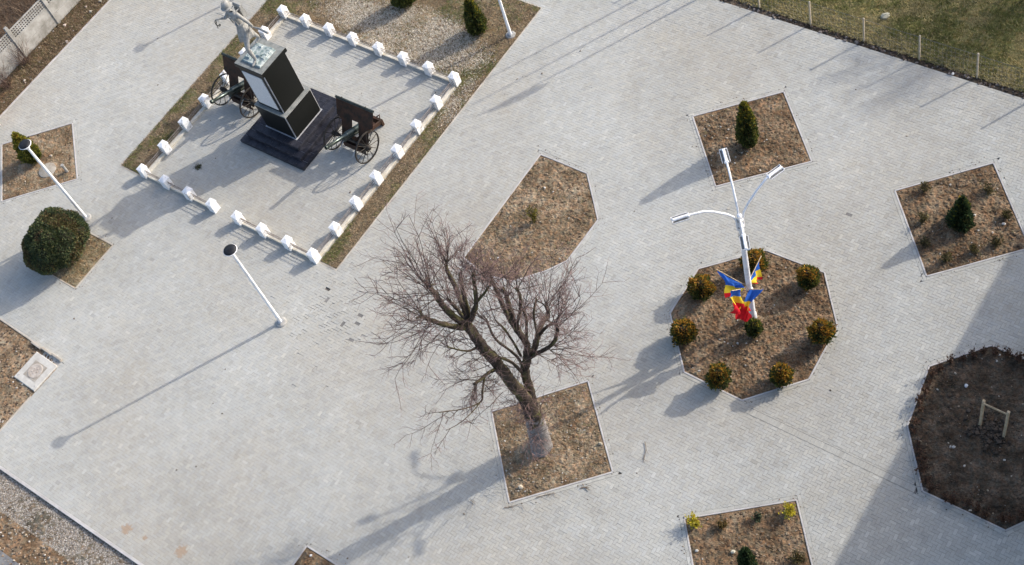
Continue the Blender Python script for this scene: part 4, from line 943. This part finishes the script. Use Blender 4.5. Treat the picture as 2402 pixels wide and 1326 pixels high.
# ------------------------------------------------------------------ conifers and shrubs
def sprays(name, P, Dn, L, Wd, cols, parent):
    n = len(P); s_ = np.cross(Dn, rng.normal(0, 1, (n, 3))); s_ /= np.linalg.norm(s_, axis=1)[:, None]+1e-9
    Dn = Dn/np.linalg.norm(Dn, axis=1)[:, None]; L = L[:, None]; Wd = Wd[:, None]
    V = np.stack([P, P+Dn*L*.55+s_*Wd, P+Dn*L, P+Dn*L*.45-s_*Wd], 1).reshape(-1, 3); Fc = np.arange(n*4).reshape(n, 4)
    return obj(name, V, Fc, M['leaf'], parent, np.repeat(cols, 4, 0))
def mixcol(n, pal, wts):
    pal = np.array(pal); return pal[rng.choice(len(pal), n, p=np.array(wts)/sum(wts))]*(.7+.6*rng.random((n, 1)))
def conifer(pos, h, r, label, group, shape='flame', n=3600, pal=None, tip=None, name='thuja', lean=(0, 0), sprl=(.07, .15), z0=.08, lump=1.0):
    root = empty(name, (pos[0], pos[1], 0)); tag(root, label, name.replace('_', ' '), group)
    t_ = rng.random(n*2)
    def rad(t):
        if shape == 'flame': return r*np.clip(np.minimum((t+.12)/.30, 1), 0, 1)**.6*np.clip(1-t, 0, 1)**.62*1.05
        if shape == 'cone': return r*np.clip(np.minimum((t+.25)/.3, 1), 0, 1)*np.clip(1-t, 0, 1)**.8*1.1
        if shape == 'column': return r*np.clip(np.minimum((t+.3)/.4, 1), 0, 1)*np.clip(1-t**3, 0, 1)**.8
        return r*np.sqrt(np.clip(1-(2*np.clip(t, 0, 1)-.9)**2/1.21, 0, 1))
    keep_ = rng.random(n*2) < rad(t_)/r+.06; t_ = t_[keep_][:n]; n = len(t_); th = rng.random(n)*6.283; seed = int(rng.integers(0, 99))
    lump = .72+lump*.50*(vnoise(th*2.2+seed, t_*h*4.5, seed)-.25*(lump-1)*2); R_ = rad(t_)*lump*(.55+.5*rng.random(n)**.5)*np.where(rng.random(n) < .06, 1.18, 1)
    P = np.stack([R_*np.cos(th)+lean[0]*t_*h, R_*np.sin(th)+lean[1]*t_*h, z0+t_*(h-z0)*.93], 1)
    Dn = np.stack([np.cos(th)*.75, np.sin(th)*.75, .8+.6*t_], 1)+rng.normal(0, .35, (n, 3))
    cols = mixcol(n, *pal)*1.9
    if tip is not None:
        f = np.clip((t_-.3)*1.6+rng.normal(0, .12, n)+1.3*(vnoise(th*1.9+seed, t_*h*5, seed+4)-.5), 0, 1)**1.3; k_ = rng.random(n) < f*tip[2]; cols[k_] = mixcol(int(k_.sum()), tip[0], tip[1])*1.75
    L_ = sprl[0]+(sprl[1]-sprl[0])*rng.random(n); sprays('foliage', P, Dn, L_, L_*.28, cols, root)
    core = MB().lathe([(max(.004, float(rad(np.array(q_)))*.66), z0+q_*(h-z0)*.9) for q_ in np.linspace(0, .97, 9)], 10); core.v = [(x+lean[0]*z, y+lean[1]*z, z) for x, y, z in core.v]
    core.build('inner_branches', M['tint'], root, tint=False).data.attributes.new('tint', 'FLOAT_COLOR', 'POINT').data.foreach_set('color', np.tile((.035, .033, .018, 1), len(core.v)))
    MB().tube([(0, 0, -.05), (0, 0, h*.5)], [.035, .02], 7).build('stem', M['tint'], root, tint=True)
    return root
GRN = ([(.035, .048, .014), (.05, .062, .016), (.075, .08, .02), (.028, .038, .014), (.09, .075, .025)], [4, 4, 3, 3, 1])
GLD = ([(.17, .15, .02), (.22, .17, .025), (.13, .13, .02), (.24, .15, .025)], [3, 2, 3, 1])
ORN = ([(.24, .115, .02), (.32, .18, .026), (.18, .10, .02), (.13, .115, .02)], [3, 3, 3, 2])
DKG = ([(.018, .032, .014), (.026, .042, .016), (.036, .05, .018), (.05, .05, .02)], [4, 4, 2, 1])
conifer(G(1756, 338), 2.35, .36, 'tall dark green thuja in the square bed behind the street light', 'conifers in the beds', 'flame', 5200, GRN, (*GLD, .5))
conifer(G(2252, 527), 1.55, .33, 'dark conical dwarf spruce in the right-hand square bed', 'conifers in the beds', 'cone', 4200, DKG, (*GLD, .12), 'spruce')
conifer(G(1124, 76), 1.95, .38, 'pointed thuja with a golden edge beside the top lamp post', 'conifers in the beds', 'flame', 4600, GRN, (*GLD, .5))
conifer(G(952, 12), 1.5, .42, 'thuja cut by the top edge above the white posts', 'conifers in the beds', 'flame', 4000, GRN, (*GLD, .4))
conifer(G(83, 376), 1.75, .40, 'yellow-green thuja behind the left lamp post top', 'conifers in the beds', 'flame', 4200, ([(.06, .07, .018), (.09, .095, .02), (.12, .115, .02), (.035, .042, .014)], [3, 4, 3, 2]), (*GLD, .7))
conifer(G(1756, 1336), 1.6, .18, 'slim dark conifer at the bottom edge between two yellow bushes', 'conifers in the beds', 'column', 3000, DKG, None, 'cypress')
BP = [((1648, 692), 'left-rear', .86), ((1772, 632), 'x', .94), ((1896, 670), 'x', .92), ((1927, 796), 'x', .97), ((1833, 896), 'x', .9), ((1689, 902), 'x', 1.0), ((1606, 797), 'x', .88)]
BL = ['round bronze-tipped dwarf thuja left of the tricolour flags', 'round bronze-tipped dwarf thuja behind the street light pole', 'round bronze-tipped dwarf thuja at the right rear corner of the octagonal bed',
      'round bronze-tipped dwarf thuja at the right edge of the octagonal bed', 'round bronze-tipped dwarf thuja front right, by the octagonal bed\'s lower right edge', 'round bronze-tipped dwarf thuja front left, by the octagonal bed\'s lowest corner', 'round bronze-tipped dwarf thuja at the far left corner of the octagonal bed']
for (p_, _, h_), lb in zip(BP, BL): conifer(G(*p_), h_, rng.uniform(.29, .375), lb, 'dwarf thujas round the octagonal bed', 'ball', 3000, GRN, (*ORN, .95), 'dwarf_thuja', sprl=(.05, .12), lump=1.3)
conifer(G(1770, 784), .75, .2, 'small green shrub at the foot of the street light', None, 'ball', 900, GRN, (*GLD, .3), 'dwarf_thuja')
# big juniper: many lobes
jb = np.array(G(132, 566, .95)); jr = empty('juniper_bush', (*jb, 0)); tag(jr, 'big dark round juniper bush with a brown dead patch', 'bush')
lob = [np.array((0, 0, .95, .95))]
for q_ in range(30):
    th = rng.random()*6.283; ph = rng.uniform(-.25, 1.35); lob.append(np.array((math.cos(th)*math.cos(ph)*.86, math.sin(th)*math.cos(ph)*.86, .88+.72*math.sin(ph), rng.uniform(.30, .46))))
lob = np.array(lob); Pn, Dn_, dead = [], [], []
bite = np.array(G(215, 505, 1.3)-jb)      # flattened side facing the lamp post
for l_ in lob:
    n = int(13000*l_[3]**2)+500; d_ = rng.normal(0, 1, (n, 3)); d_ /= np.linalg.norm(d_, axis=1)[:, None]; p_ = l_[:3]+d_*l_[3]*(.86+.2*rng.random((n, 1)))
    ok = p_[:, 2] > .12
    for o_ in lob: ok &= np.linalg.norm(p_-o_[:3], axis=1) > o_[3]*.8
    Pn.append(p_[ok]); Dn_.append(d_[ok])
Pn = np.concatenate(Pn); Dn_ = np.concatenate(Dn_)
cols = mixcol(len(Pn), [(.028, .04, .018), (.038, .052, .022), (.055, .065, .024), (.022, .03, .016), (.085, .08, .03)], [4, 4, 3, 3, 1.6])*1.9
nz = fbm(Pn[:, 0]*1.0+Pn[:, 2]*.6, Pn[:, 1]-Pn[:, 2]*.4, 2.6, 2, 19); brn = (nz > .56) & (rng.random(len(Pn)) < .7); cols[brn] = mixcol(int(brn.sum()), [(.15, .115, .05), (.12, .075, .04), (.16, .15, .055)], [3, 2, 2])
dp = np.linalg.norm(Pn-np.array((*(G(103, 560, 1.5)-jb), 1.5)), axis=1); dd_ = (dp < .30+.14*rng.random(len(Pn))); cols[dd_] = mixcol(int(dd_.sum()), [(.30, .20, .11), (.20, .12, .07), (.11, .065, .04)], [2, 2, 2])
L_ = .04+.045*rng.random(len(Pn)); sprays('foliage', Pn, Dn_+rng.normal(0, .5, Dn_.shape), L_, L_*.34, cols, jr)
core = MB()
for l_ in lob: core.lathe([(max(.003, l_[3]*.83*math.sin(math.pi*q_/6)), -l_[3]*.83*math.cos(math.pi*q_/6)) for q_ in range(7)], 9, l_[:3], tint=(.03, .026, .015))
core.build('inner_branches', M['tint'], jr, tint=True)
MB().tube([(0, 0, -.05), (.02, .03, .5), (0, 0, 1.0)], [.12, .09, .06], 9, tint=(.1, .07, .05)).build('stem', M['bark'], jr, tint=True)
# twiggy low shrubs
def tuft(pos, h, r, n, cols, name, label, cat, group=None, leaves=None, nleaf=0, z=0.0):
    root = empty(name, (pos[0], pos[1], z)); tag(root, label, cat, group); t_ = Twigs()
    for q_ in range(n):
        th = rng.random()*6.283; a = rng.uniform(.1, 1.0); d_ = np.array((math.cos(th)*a*r/h, math.sin(th)*a*r/h, 1.0)); L = h*rng.uniform(.6, 1.05); p_ = np.array((rng.normal(0, r*.12), rng.normal(0, r*.12), -.03)); dd = nrm(d_); P = [p_]
        for i in range(4): dd = nrm(dd+rng.normal(0, .16, 3)); P.append(P[-1]+dd*L/4)
        t_.tube(P, .007, .003, np.array(cols[rng.integers(0, len(cols))])*(.7+.6*rng.random()))
        if leaves is not None: ends_.append(P)
        for k_ in range(2):
            q2 = P[rng.integers(2, 5)]; dd2 = nrm(dd+rng.normal(0, .6, 3)); t_.tube([q2, q2+dd2*L*.16, q2+dd2*L*.3], .004, .002, np.array(cols[rng.integers(0, len(cols))])*(.8+.5*rng.random()))
    t_.build('twigs', root)
    if nleaf:
        Pl = []; 
        for q_ in range(nleaf):
            P = ends_[rng.integers(0, len(ends_))]; i = rng.integers(1, 4); f = rng.random(); Pl.append(P[i]*(1-f)+P[i+1]*f+rng.normal(0, .03, 3))
        Pl = np.array(Pl); L = .035+.05*rng.random(nleaf); sprays('foliage', Pl, rng.normal(0, 1, (nleaf, 3))+np.array((0, 0, .4)), L, L*.45, mixcol(nleaf, *leaves), root)
    return root
ends_ = []
YEL_ = ([(.55, .44, .03), (.62, .52, .06), (.42, .36, .03), (.30, .30, .04)], [3, 3, 2, 1])
tuft(G(1629, 1232), .46, .22, 22, [(.16, .11, .06)], 'flowering_bush', 'yellow flowering bush in the left corner of the bottom bed', 'bush', 'yellow bushes', YEL_, 520)
ends_ = []; tuft(G(1853, 1203), .5, .24, 20, [(.16, .11, .06)], 'flowering_bush', 'yellow-green flowering bush in the right corner of the bottom bed', 'bush', 'yellow bushes', YEL_, 420)
ends_ = []; tuft(G(1253, 520), .95, .32, 14, [(.1, .075, .05)], 'sparse_shrub', 'sparse yellow-green shrub in the many-sided bed', 'shrub', None, ([(.13, .11, .018), (.17, .13, .02), (.08, .075, .02)], [3, 2, 3]), 420)
ends_ = []; tuft(G(1872, 1312), .45, .3, 26, [(.14, .1, .05), (.09, .08, .03)], 'dry_shrub', 'dry low shrub at the right side of the bottom bed', 'shrub', None, ([(.12, .085, .03), (.07, .06, .02)], [2, 2]), 260)
ends_ = []; tuft(G(1697, 1235), .4, .24, 16, [(.14, .1, .05)], 'dry_shrub', 'brownish low shrub right of the left yellow bush', 'shrub', None, ([(.15, .095, .03), (.1, .07, .02)], [2, 2]), 200)
ends_ = []; tuft(G(1779, 1216), .35, .16, 10, [(.08, .08, .04)], 'dry_shrub', 'small grey-green shrub halfway between the yellow bushes', 'shrub', None, ([(.05, .065, .035), (.07, .08, .04)], [2, 2]), 200)
for i, (p_, lb) in enumerate([((2170, 447), 'dry tuft at the left rear corner of the right square bed'), ((2318, 450), 'dry tuft near the rear right side of the right square bed'), ((2165, 520), 'small yellowish tuft at the left side of the right square bed'), ((2170, 575), 'tuft below the spruce shadow in the right square bed'), ((2285, 590), 'dark low tuft at the front of the right square bed'), ((2335, 575), 'olive tuft at the front right of the right square bed'), ((2360, 510), 'dry tuft at the far right of the right square bed'), ((2220, 612), 'yellowish tuft at the front corner of the right square bed')]):
    ends_ = []; tuft(G(*p_), .42, .24, 26, [(.13, .095, .05), (.09, .07, .04)], 'dry_tuft', lb, 'shrub', 'dry tufts in the right square bed', ([(.10, .085, .03), (.07, .06, .025), (.14, .11, .03)], [2, 3, 1]), 180)
# rusty hedge plants along the edges of the shaded bed
Jp = offset(BEDS['J'], -.2); seq = []
for i in range(len(Jp)):
    a, b_ = Jp[i], Jp[(i+1) % len(Jp)]; L = np.linalg.norm(b_-a)
    for q_ in range(int(L/.30)): seq.append(a+(b_-a)*(q_+.5)/int(L/.30)+rng.normal(0, .04, 2))
protos = []
for p_ in seq:
    x_, y_ = project((*p_, 0))
    if not (-20 < x_ < 2440 and -20 < y_ < 1360): continue
    if len(protos) < 5:
        ends_ = []; r = tuft(p_, rng.uniform(.34, .52), .15, 20, [(.12, .068, .045), (.085, .052, .037), (.15, .085, .05)], 'rusty_shrub', 'small rusty leafless hedge plant edging the shaded octagonal bed', 'shrub', 'rusty hedge plants along the shaded bed', ([(.11, .058, .035), (.075, .042, .028)], [2, 2]), 70); protos.append(r)
    else:
        r = copy_tree(protos[rng.integers(0, 5)]); r.location = (*p_, 0); r.rotation_euler = (0, 0, rng.random()*6.28); s_ = rng.uniform(.7, 1.15); r.scale = (s_, s_, s_)
# bramble by the concrete fence
for i, (p_, lb) in enumerate([((62, 150), 'leafless bramble against the concrete fence post'), ((20, 205), 'leafless bramble at the left edge before the fence')]):
    ends_ = []; tuft(G(*p_), 1.3, .8, 60, [(.16, .10, .08), (.12, .08, .065), (.2, .14, .11)], 'bramble', lb, 'shrub', 'brambles by the fence')

# ------------------------------------------------------------------ concrete fence, upper left
cf = empty('concrete_fence'); tag(cf, 'precast concrete fence with a lattice top at upper left', 'fence')
FU = -13.80; bays = [-10.1+2.02*k_ for k_ in range(9)]
pm = MB().box((0, 0, .85), (.13, .14, 1.8), bev=.012); pme = mesh_data('post', pm.v, pm.f, M['concrete'])
sp = MB().box((0, 0, 0), (.045, 1.88, .49), bev=.006); spm = mesh_data('panel', sp.v, sp.f, M['concrete'])
lt = MB(); 
for z in (-.23, -.11, 0, .11, .23): lt.box((0, 0, z), (.04, 1.88, .035 if abs(z) < .2 else .05))
for q_ in range(17): lt.box((0, -.92+1.84*q_/16, 0), (.036, .04, .46))
ltm = mesh_data('lattice', lt.v, lt.f, M['concrete'])
for y in bays:
    o = link(bpy.data.objects.new('post', pme), cf); o.location = (FU, y, 0)
    if y < bays[-1]:
        for z in (.26, .76): o = link(bpy.data.objects.new('panel', spm), cf); o.location = (FU, y+1.01, z)
        o = link(bpy.data.objects.new('lattice', ltm), cf); o.location = (FU, y+1.01, 1.27)
# ------------------------------------------------------------------ wire fence, upper right
wf = empty('wire_fence'); tag(wf, 'thin wire mesh fence on pale stakes along the lawn', 'fence')
sm_ = MB().box((0, 0, .58), (.05, .05, 1.20), bev=.006); sme = mesh_data('stake', sm_.v, sm_.f, M['post_wood'])
wm = MB()
for z in (.1, .3, .5, .7, .9, 1.12): wm.tube([(0, 0, z), (1.02, 0, z-.015), (2.045, 0, z)], .006 if z > 1 else .0032, 4, False)
for q_ in range(14): wm.tube([(2.045*(q_+.5)/14, 0, .06), (2.045*(q_+.5)/14, 0, 1.12)], .0026, 4, False)
wme = mesh_data('mesh_panel', wm.v, wm.f, M['wire'])
for k_ in range(-2, 8):
    u_ = 12.87+2.045*k_; o = link(bpy.data.objects.new('stake', sme), wf); o.location = (u_, 11.88, 0); o.rotation_euler = (rng.normal(0, .02), rng.normal(0, .02), 0)
    if k_ < 7: o = link(bpy.data.objects.new('mesh_panel', wme), wf); o.location = (u_, 11.88, 0)
# ------------------------------------------------------------------ sapling frame
f1, f2 = G(2299, 997), G(2355, 1023); sf = empty('sapling_frame', (*((f1+f2)/2), 0)); tag(sf, 'pale wooden two-post frame in the shaded bed', 'frame'); cfm = (f1+f2)/2
for f_ in (f1, f2): o = MB().box((0, 0, .74), (.075, .075, 1.58), bev=.006).build('stake', M['wood'], sf); o.location = (*(f_-cfm), 0)
a_ = f2-f1; o = MB().box((0, 0, 0), (np.linalg.norm(a_)+.04, .022, .07), bev=.004).build('crossbar', M['wood'], sf); n_ = np.array((a_[1], -a_[0]))/np.linalg.norm(a_); n_ = n_ if n_ @ FWD_H < 0 else -n_
o.location = (*(n_*.052), 1.46); o.rotation_euler = (0, 0, math.atan2(a_[1], a_[0]))
p = G(2325, 1015)+rng.normal(0, .24, (260, 2)); pebbles('soil_heap', p, np.full(260, .0), .025, .12, [(.05, .04, .03), (.08, .06, .045)], None, 'stone', .7)
# ------------------------------------------------------------------ small things
mh = empty('manhole', (*G(84, 872), 0), -.04); tag(mh, 'square pale concrete manhole slab with a worn round cover', 'manhole')
MB().box((0, 0, -.03), (1.16, 1.16, .14), bev=.02).build('slab', M['slab'], mh); MB().box((0, 0, .0), (.66, .66, .088), bev=.006).build('collar', M['lid'], mh)
auto_smooth(MB().lathe([(.29, -.02), (.29, .052), (.27, .06), (.24, .055), (.002, .058)], 30).build('cover', M['manhole'], mh))
for q_ in range(5): MB().lathe([(.025, .05), (.03, .062), (.02, .068), (.002, .07)], 10, (.11*math.cos(q_*1.26), .11*math.sin(q_*1.26), 0)).build('boss', M['manhole'], mh)
for s_ in (-1, 1): MB().tube([(-.45*s_, -.47, .035), (-.47*s_, -.42, .07), (-.42*s_, -.4, .035)], .01, 6).build('lifting_eye', M['steel'], mh)
sl_ = MB().box((0, 0, -.05), (.95, .35, .08), bev=.01).build('concrete_apron', M['slab']); sl_.location = (*G(121, 842), 0); sl_.rotation_euler = (0, 0, -.04); tag(sl_, 'strip of pale concrete between the manhole and the loose kerbs', 'slab')
wp = blades('weed_patch', G(465, 392)+rng.normal(0, .075, (300, 2)), np.full(300, .0), .02, .08, .007, [(.05, .06, .025), (.08, .085, .035), (.1, .085, .05)], None, .9); tag(wp, 'small dark weed patch in the paving inside the enclosure', 'weeds')
rl = empty('well_lid', (*G(112, 400), 0)); tag(rl, 'round pale concrete lid lying in the left bed', 'lid')
auto_smooth(MB().lathe([(.36, -.03), (.36, .035), (.34, .045), (.002, .048)], 34).build('disc', M['lid'], rl)); MB().tube([(-.06, 0, .045), (-.05, 0, .08), (.05, 0, .08), (.06, 0, .045)], .008, 6).build('handle', M['steel'], rl)
pp = empty('pipe_stub', (*G(158, 403), 0)); tag(pp, 'short grey pipe standing beside the round concrete lid', 'pipe')
MB().lathe([(.055, -.05), (.055, .42), (.045, .42), (.045, .30)], 14).build('tube', M['concrete'], pp); MB().lathe([(.065, .36), (.065, .43), (.055, .43)], 14).build('collar', M['concrete'], pp)
def stone(pos, s_, c_, label, z=.02):
    n = 10; b = MB(); b.lathe([(s_*.5*math.sin(math.pi*(i+.4)/7.8), -s_*.2*math.cos(math.pi*(i+.4)/7.8)) for i in range(8)], n, tint=c_); b.v = [(x*(1+.17*rng.normal())*.85, y*(1+.17*rng.normal())*.68, z_*(1+.12*rng.normal())) for x, y, z_ in b.v]
    o = b.build('stone', M['stone'], None, False, True); o.location = (*pos, z+s_*.15); o.rotation_euler = (0, 0, rng.random()*6); return tag(o, label, 'stone', 'loose pale stones in the beds')
for p_, s_, c_, lb in [((1222, 1144), .19, (.52, .45, .34), 'big round pale stone at the front left of the tree bed'), ((1409, 1042), .15, (.42, .36, .26), 'beige stone at the right side of the tree bed'), ((1278, 442), .10, (.6, .57, .5), 'white stone near the rear of the many-sided bed'), ((1298, 451), .07, (.6, .56, .48), 'small white stone right of another in the many-sided bed'), ((1169, 606), .08, (.62, .6, .56), 'white stone under the twigs in the many-sided bed'),
                       ((2285, 507), .13, (.5, .47, .42), 'pale stone right of the dwarf spruce'), ((2354, 527), .14, (.58, .55, .5), 'whitish stone at the right of the right square bed'), ((2328, 547), .09, (.5, .46, .4), 'small pale stone right front of the dwarf spruce'), ((730, 1304), .10, (.6, .58, .54), 'white stone in the bottom corner bed'), ((121, 367), .15, (.45, .38, .3), 'tan stone behind the round concrete lid'), ((2266, 906), .14, (.55, .57, .6), 'bluish white scrap left of the sapling frame'), ((2237, 1050), .12, (.5, .48, .44), 'pale curved stone left front of the sapling frame'), ((2262, 1094), .09, (.5, .46, .4), 'small pale stone in the front of the shaded bed'), ((1635, 1293), .13, (.55, .53, .48), 'pale stone at the left of the bottom bed'), ((1720, 1296), .16, (.56, .52, .4), 'cream stone left of the slim conifer'), ((2077, 42), .42, (.36, .34, .26), 'flat pale stone lying in the lawn'), ((2235, 175), .13, (.6, .59, .56), 'white stone on the dark soil by the wire fence')]:
    stone(G(*p_), s_, c_, lb)
def twig(pts, r, label):
    t_ = Twigs(); o0 = np.array((*G(*pts[0]), 0)); P = [np.array((*G(*q_), .012+.02*rng.random()))-o0 for q_ in pts]; t_.tube(P, r, r*.4, np.array((.16, .115, .08)))
    for k_ in range(4): i = rng.integers(1, len(P)); d_ = nrm(np.array((*rng.normal(0, 1, 2), .1))); t_.tube([P[i], P[i]+d_*.08, P[i]+d_*.17+np.array((.02, .01, 0))], r*.5, r*.25, np.array((.16, .115, .08)))
    o = t_.build('fallen_twig', None); o.location = tuple(o0); return tag(o, label, 'twig', 'fallen twigs on the paving')
twig([(1513, 1037), (1516, 1055), (1511, 1078), (1510, 1086)], .012, 'fallen twig lying on open paving right of the tree bed')
twig([(1183, 1192), (1200, 1190), (1214, 1186), (1226, 1188)], .011, 'fallen twig at the left front corner of the tree bed')
twig([(1258, 1168), (1275, 1163), (1292, 1160), (1300, 1156)], .012, 'forked twig on the front edging of the tree bed')
twig([(1362, 1146), (1372, 1144), (1383, 1145)], .018, 'short thick twig before the tree bed')
twig([(1104, 1175), (1110, 1178), (1117, 1184)], .009, 'small twig left of the tree bed by the trunk shadow')
lt_ = rand_in([ccw([(-10, -15), (24, -15), (24, 10), (-10, 10)])], 230, 0)
okk = np.ones(len(lt_), bool)
for P in HOLES: okk &= ~inside(P, lt_[:, 0], lt_[:, 1], .1)
lt_ = lt_[okk]; lo_ = pebbles('leaf_crumbs', lt_, np.full(len(lt_), .004), .015, .05, [(.14, .10, .07), (.2, .16, .12), (.3, .28, .24), (.09, .07, .05)], None, 'stone', .3, power=3)
lb_ = empty('litter_bin', (*(G(0, 288)+np.array((-.12, -.1))), 0)); tag(lb_, 'orange litter bin with a white hood at the far left edge', 'bin')
auto_smooth(MB().lathe([(.16, .25), (.18, .27), (.2, .75), (.185, .75), (.17, .3)], 20).build('bucket', M['orange'], lb_)); MB().tube([(-.24, 0, 0), (-.24, 0, .85), (-.15, 0, 1.0), (0, 0, 1.05), (.15, 0, 1.0), (.24, 0, .85), (.24, 0, 0)], .035, 8).build('hoop', M['white_paint'], lb_, True)
# ------------------------------------------------------------------ off to the sides: flagpoles and the house whose shadows cross the square
SH = np.array([.492, .870])*(1/math.tan(SUN_EL))
for i, (tip, H_, lb) in enumerate([((1075, 222), 6.4, 'leftmost of three flagpoles on the lawn beyond the top edge'), ((1105, 248), 6.6, 'middle of three flagpoles on the lawn beyond the top edge'), ((1122, 272), 6.8, 'rightmost of three flagpoles on the lawn beyond the top edge')]):
    b_ = G(*tip)+SH*H_; r = empty('flagpole', (*b_, 0)); tag(r, lb, 'flagpole', 'flagpoles beyond the top edge')
    auto_smooth(MB().lathe([(.045, 0), (.035, H_*.5), (.022, H_), (.03, H_+.03), (.002, H_+.06)], 12).build('pole', M['white_paint'], r))
    if i < 2: continue          # only the right-hand pole carries a flag
    V = []; n_ = 14
    for a in range(n_+1):
        for c_ in range(9):
            f = a/n_; wv_ = .05*math.sin(c_*1.9+f*3)*(1 if c_ else 0); V.append((.03+c_*.045*(.55+.3*math.sin(f*3)), wv_, H_-.1-f*1.15-.03*c_))
    obj('cloth', V, [(a*9+c_, a*9+c_+1, (a+1)*9+c_+1, (a+1)*9+c_) for a in range(n_) for c_ in range(8)], flag_mat, r, [BLU]*len(V), True)
hs = empty('house'); tag(hs, 'plastered house beyond the right edge that shades the lower right paving', 'house')
EH = 6.6; ue = 24.75+.492*EH/math.tan(SUN_EL)
MB().box((ue+4.4, 4, EH/2-.1), (8.0, 44, EH-.2)).build('wall', M['plaster'], hs)
rf_ = MB(); rf_.add([(ue, -18.5, EH-.12), (ue, 26.5, EH-.12), (ue+4.4, 26.5, EH+2.0), (ue+4.4, -18.5, EH+2.0), (ue+8.8, 26.5, EH-.12), (ue+8.8, -18.5, EH-.12), (ue, -18.5, EH), (ue, 26.5, EH), (ue+4.4, 26.5, EH+2.12), (ue+4.4, -18.5, EH+2.12), (ue+8.8, 26.5, EH), (ue+8.8, -18.5, EH)],
                    [(0, 1, 2, 3), (3, 2, 4, 5), (9, 8, 7, 6), (11, 10, 8, 9), (0, 6, 7, 1), (5, 4, 10, 11), (0, 3, 9, 6), (3, 5, 11, 9), (1, 7, 8, 2), (2, 8, 10, 4)]); rf_.build('roof', M['roof'], hs)
for k_ in range(10):
    for z in (1.6, 4.6):
        wn_ = MB().box((ue+.39, -15+4.2*k_, z), (.06, 1.3, 1.4), bev=.01).build('window', M['white_paint'], hs); MB().box((ue+.355, -15+4.2*k_, z), (.02, 1.1, 1.2)).build('pane', M['glass'], wn_)
STUFF = dict(turf_grass=('thin green and straw-coloured grass round the monument enclosure', 'grass'), lawn_grass=('green and dry winter grass behind the wire fence', 'grass'), dry_brush=('brown dry brush behind the concrete fence', 'brush'),
             soil_heap=('dark loosened soil between the two frame stakes', 'soil'), leaf_crumbs=('tiny scattered crumbs of leaf and grit on the paving', 'litter'))
for o in list(COL.objects):
    if o.parent is None and o.name in STUFF: tag(o, *STUFF[o.name])
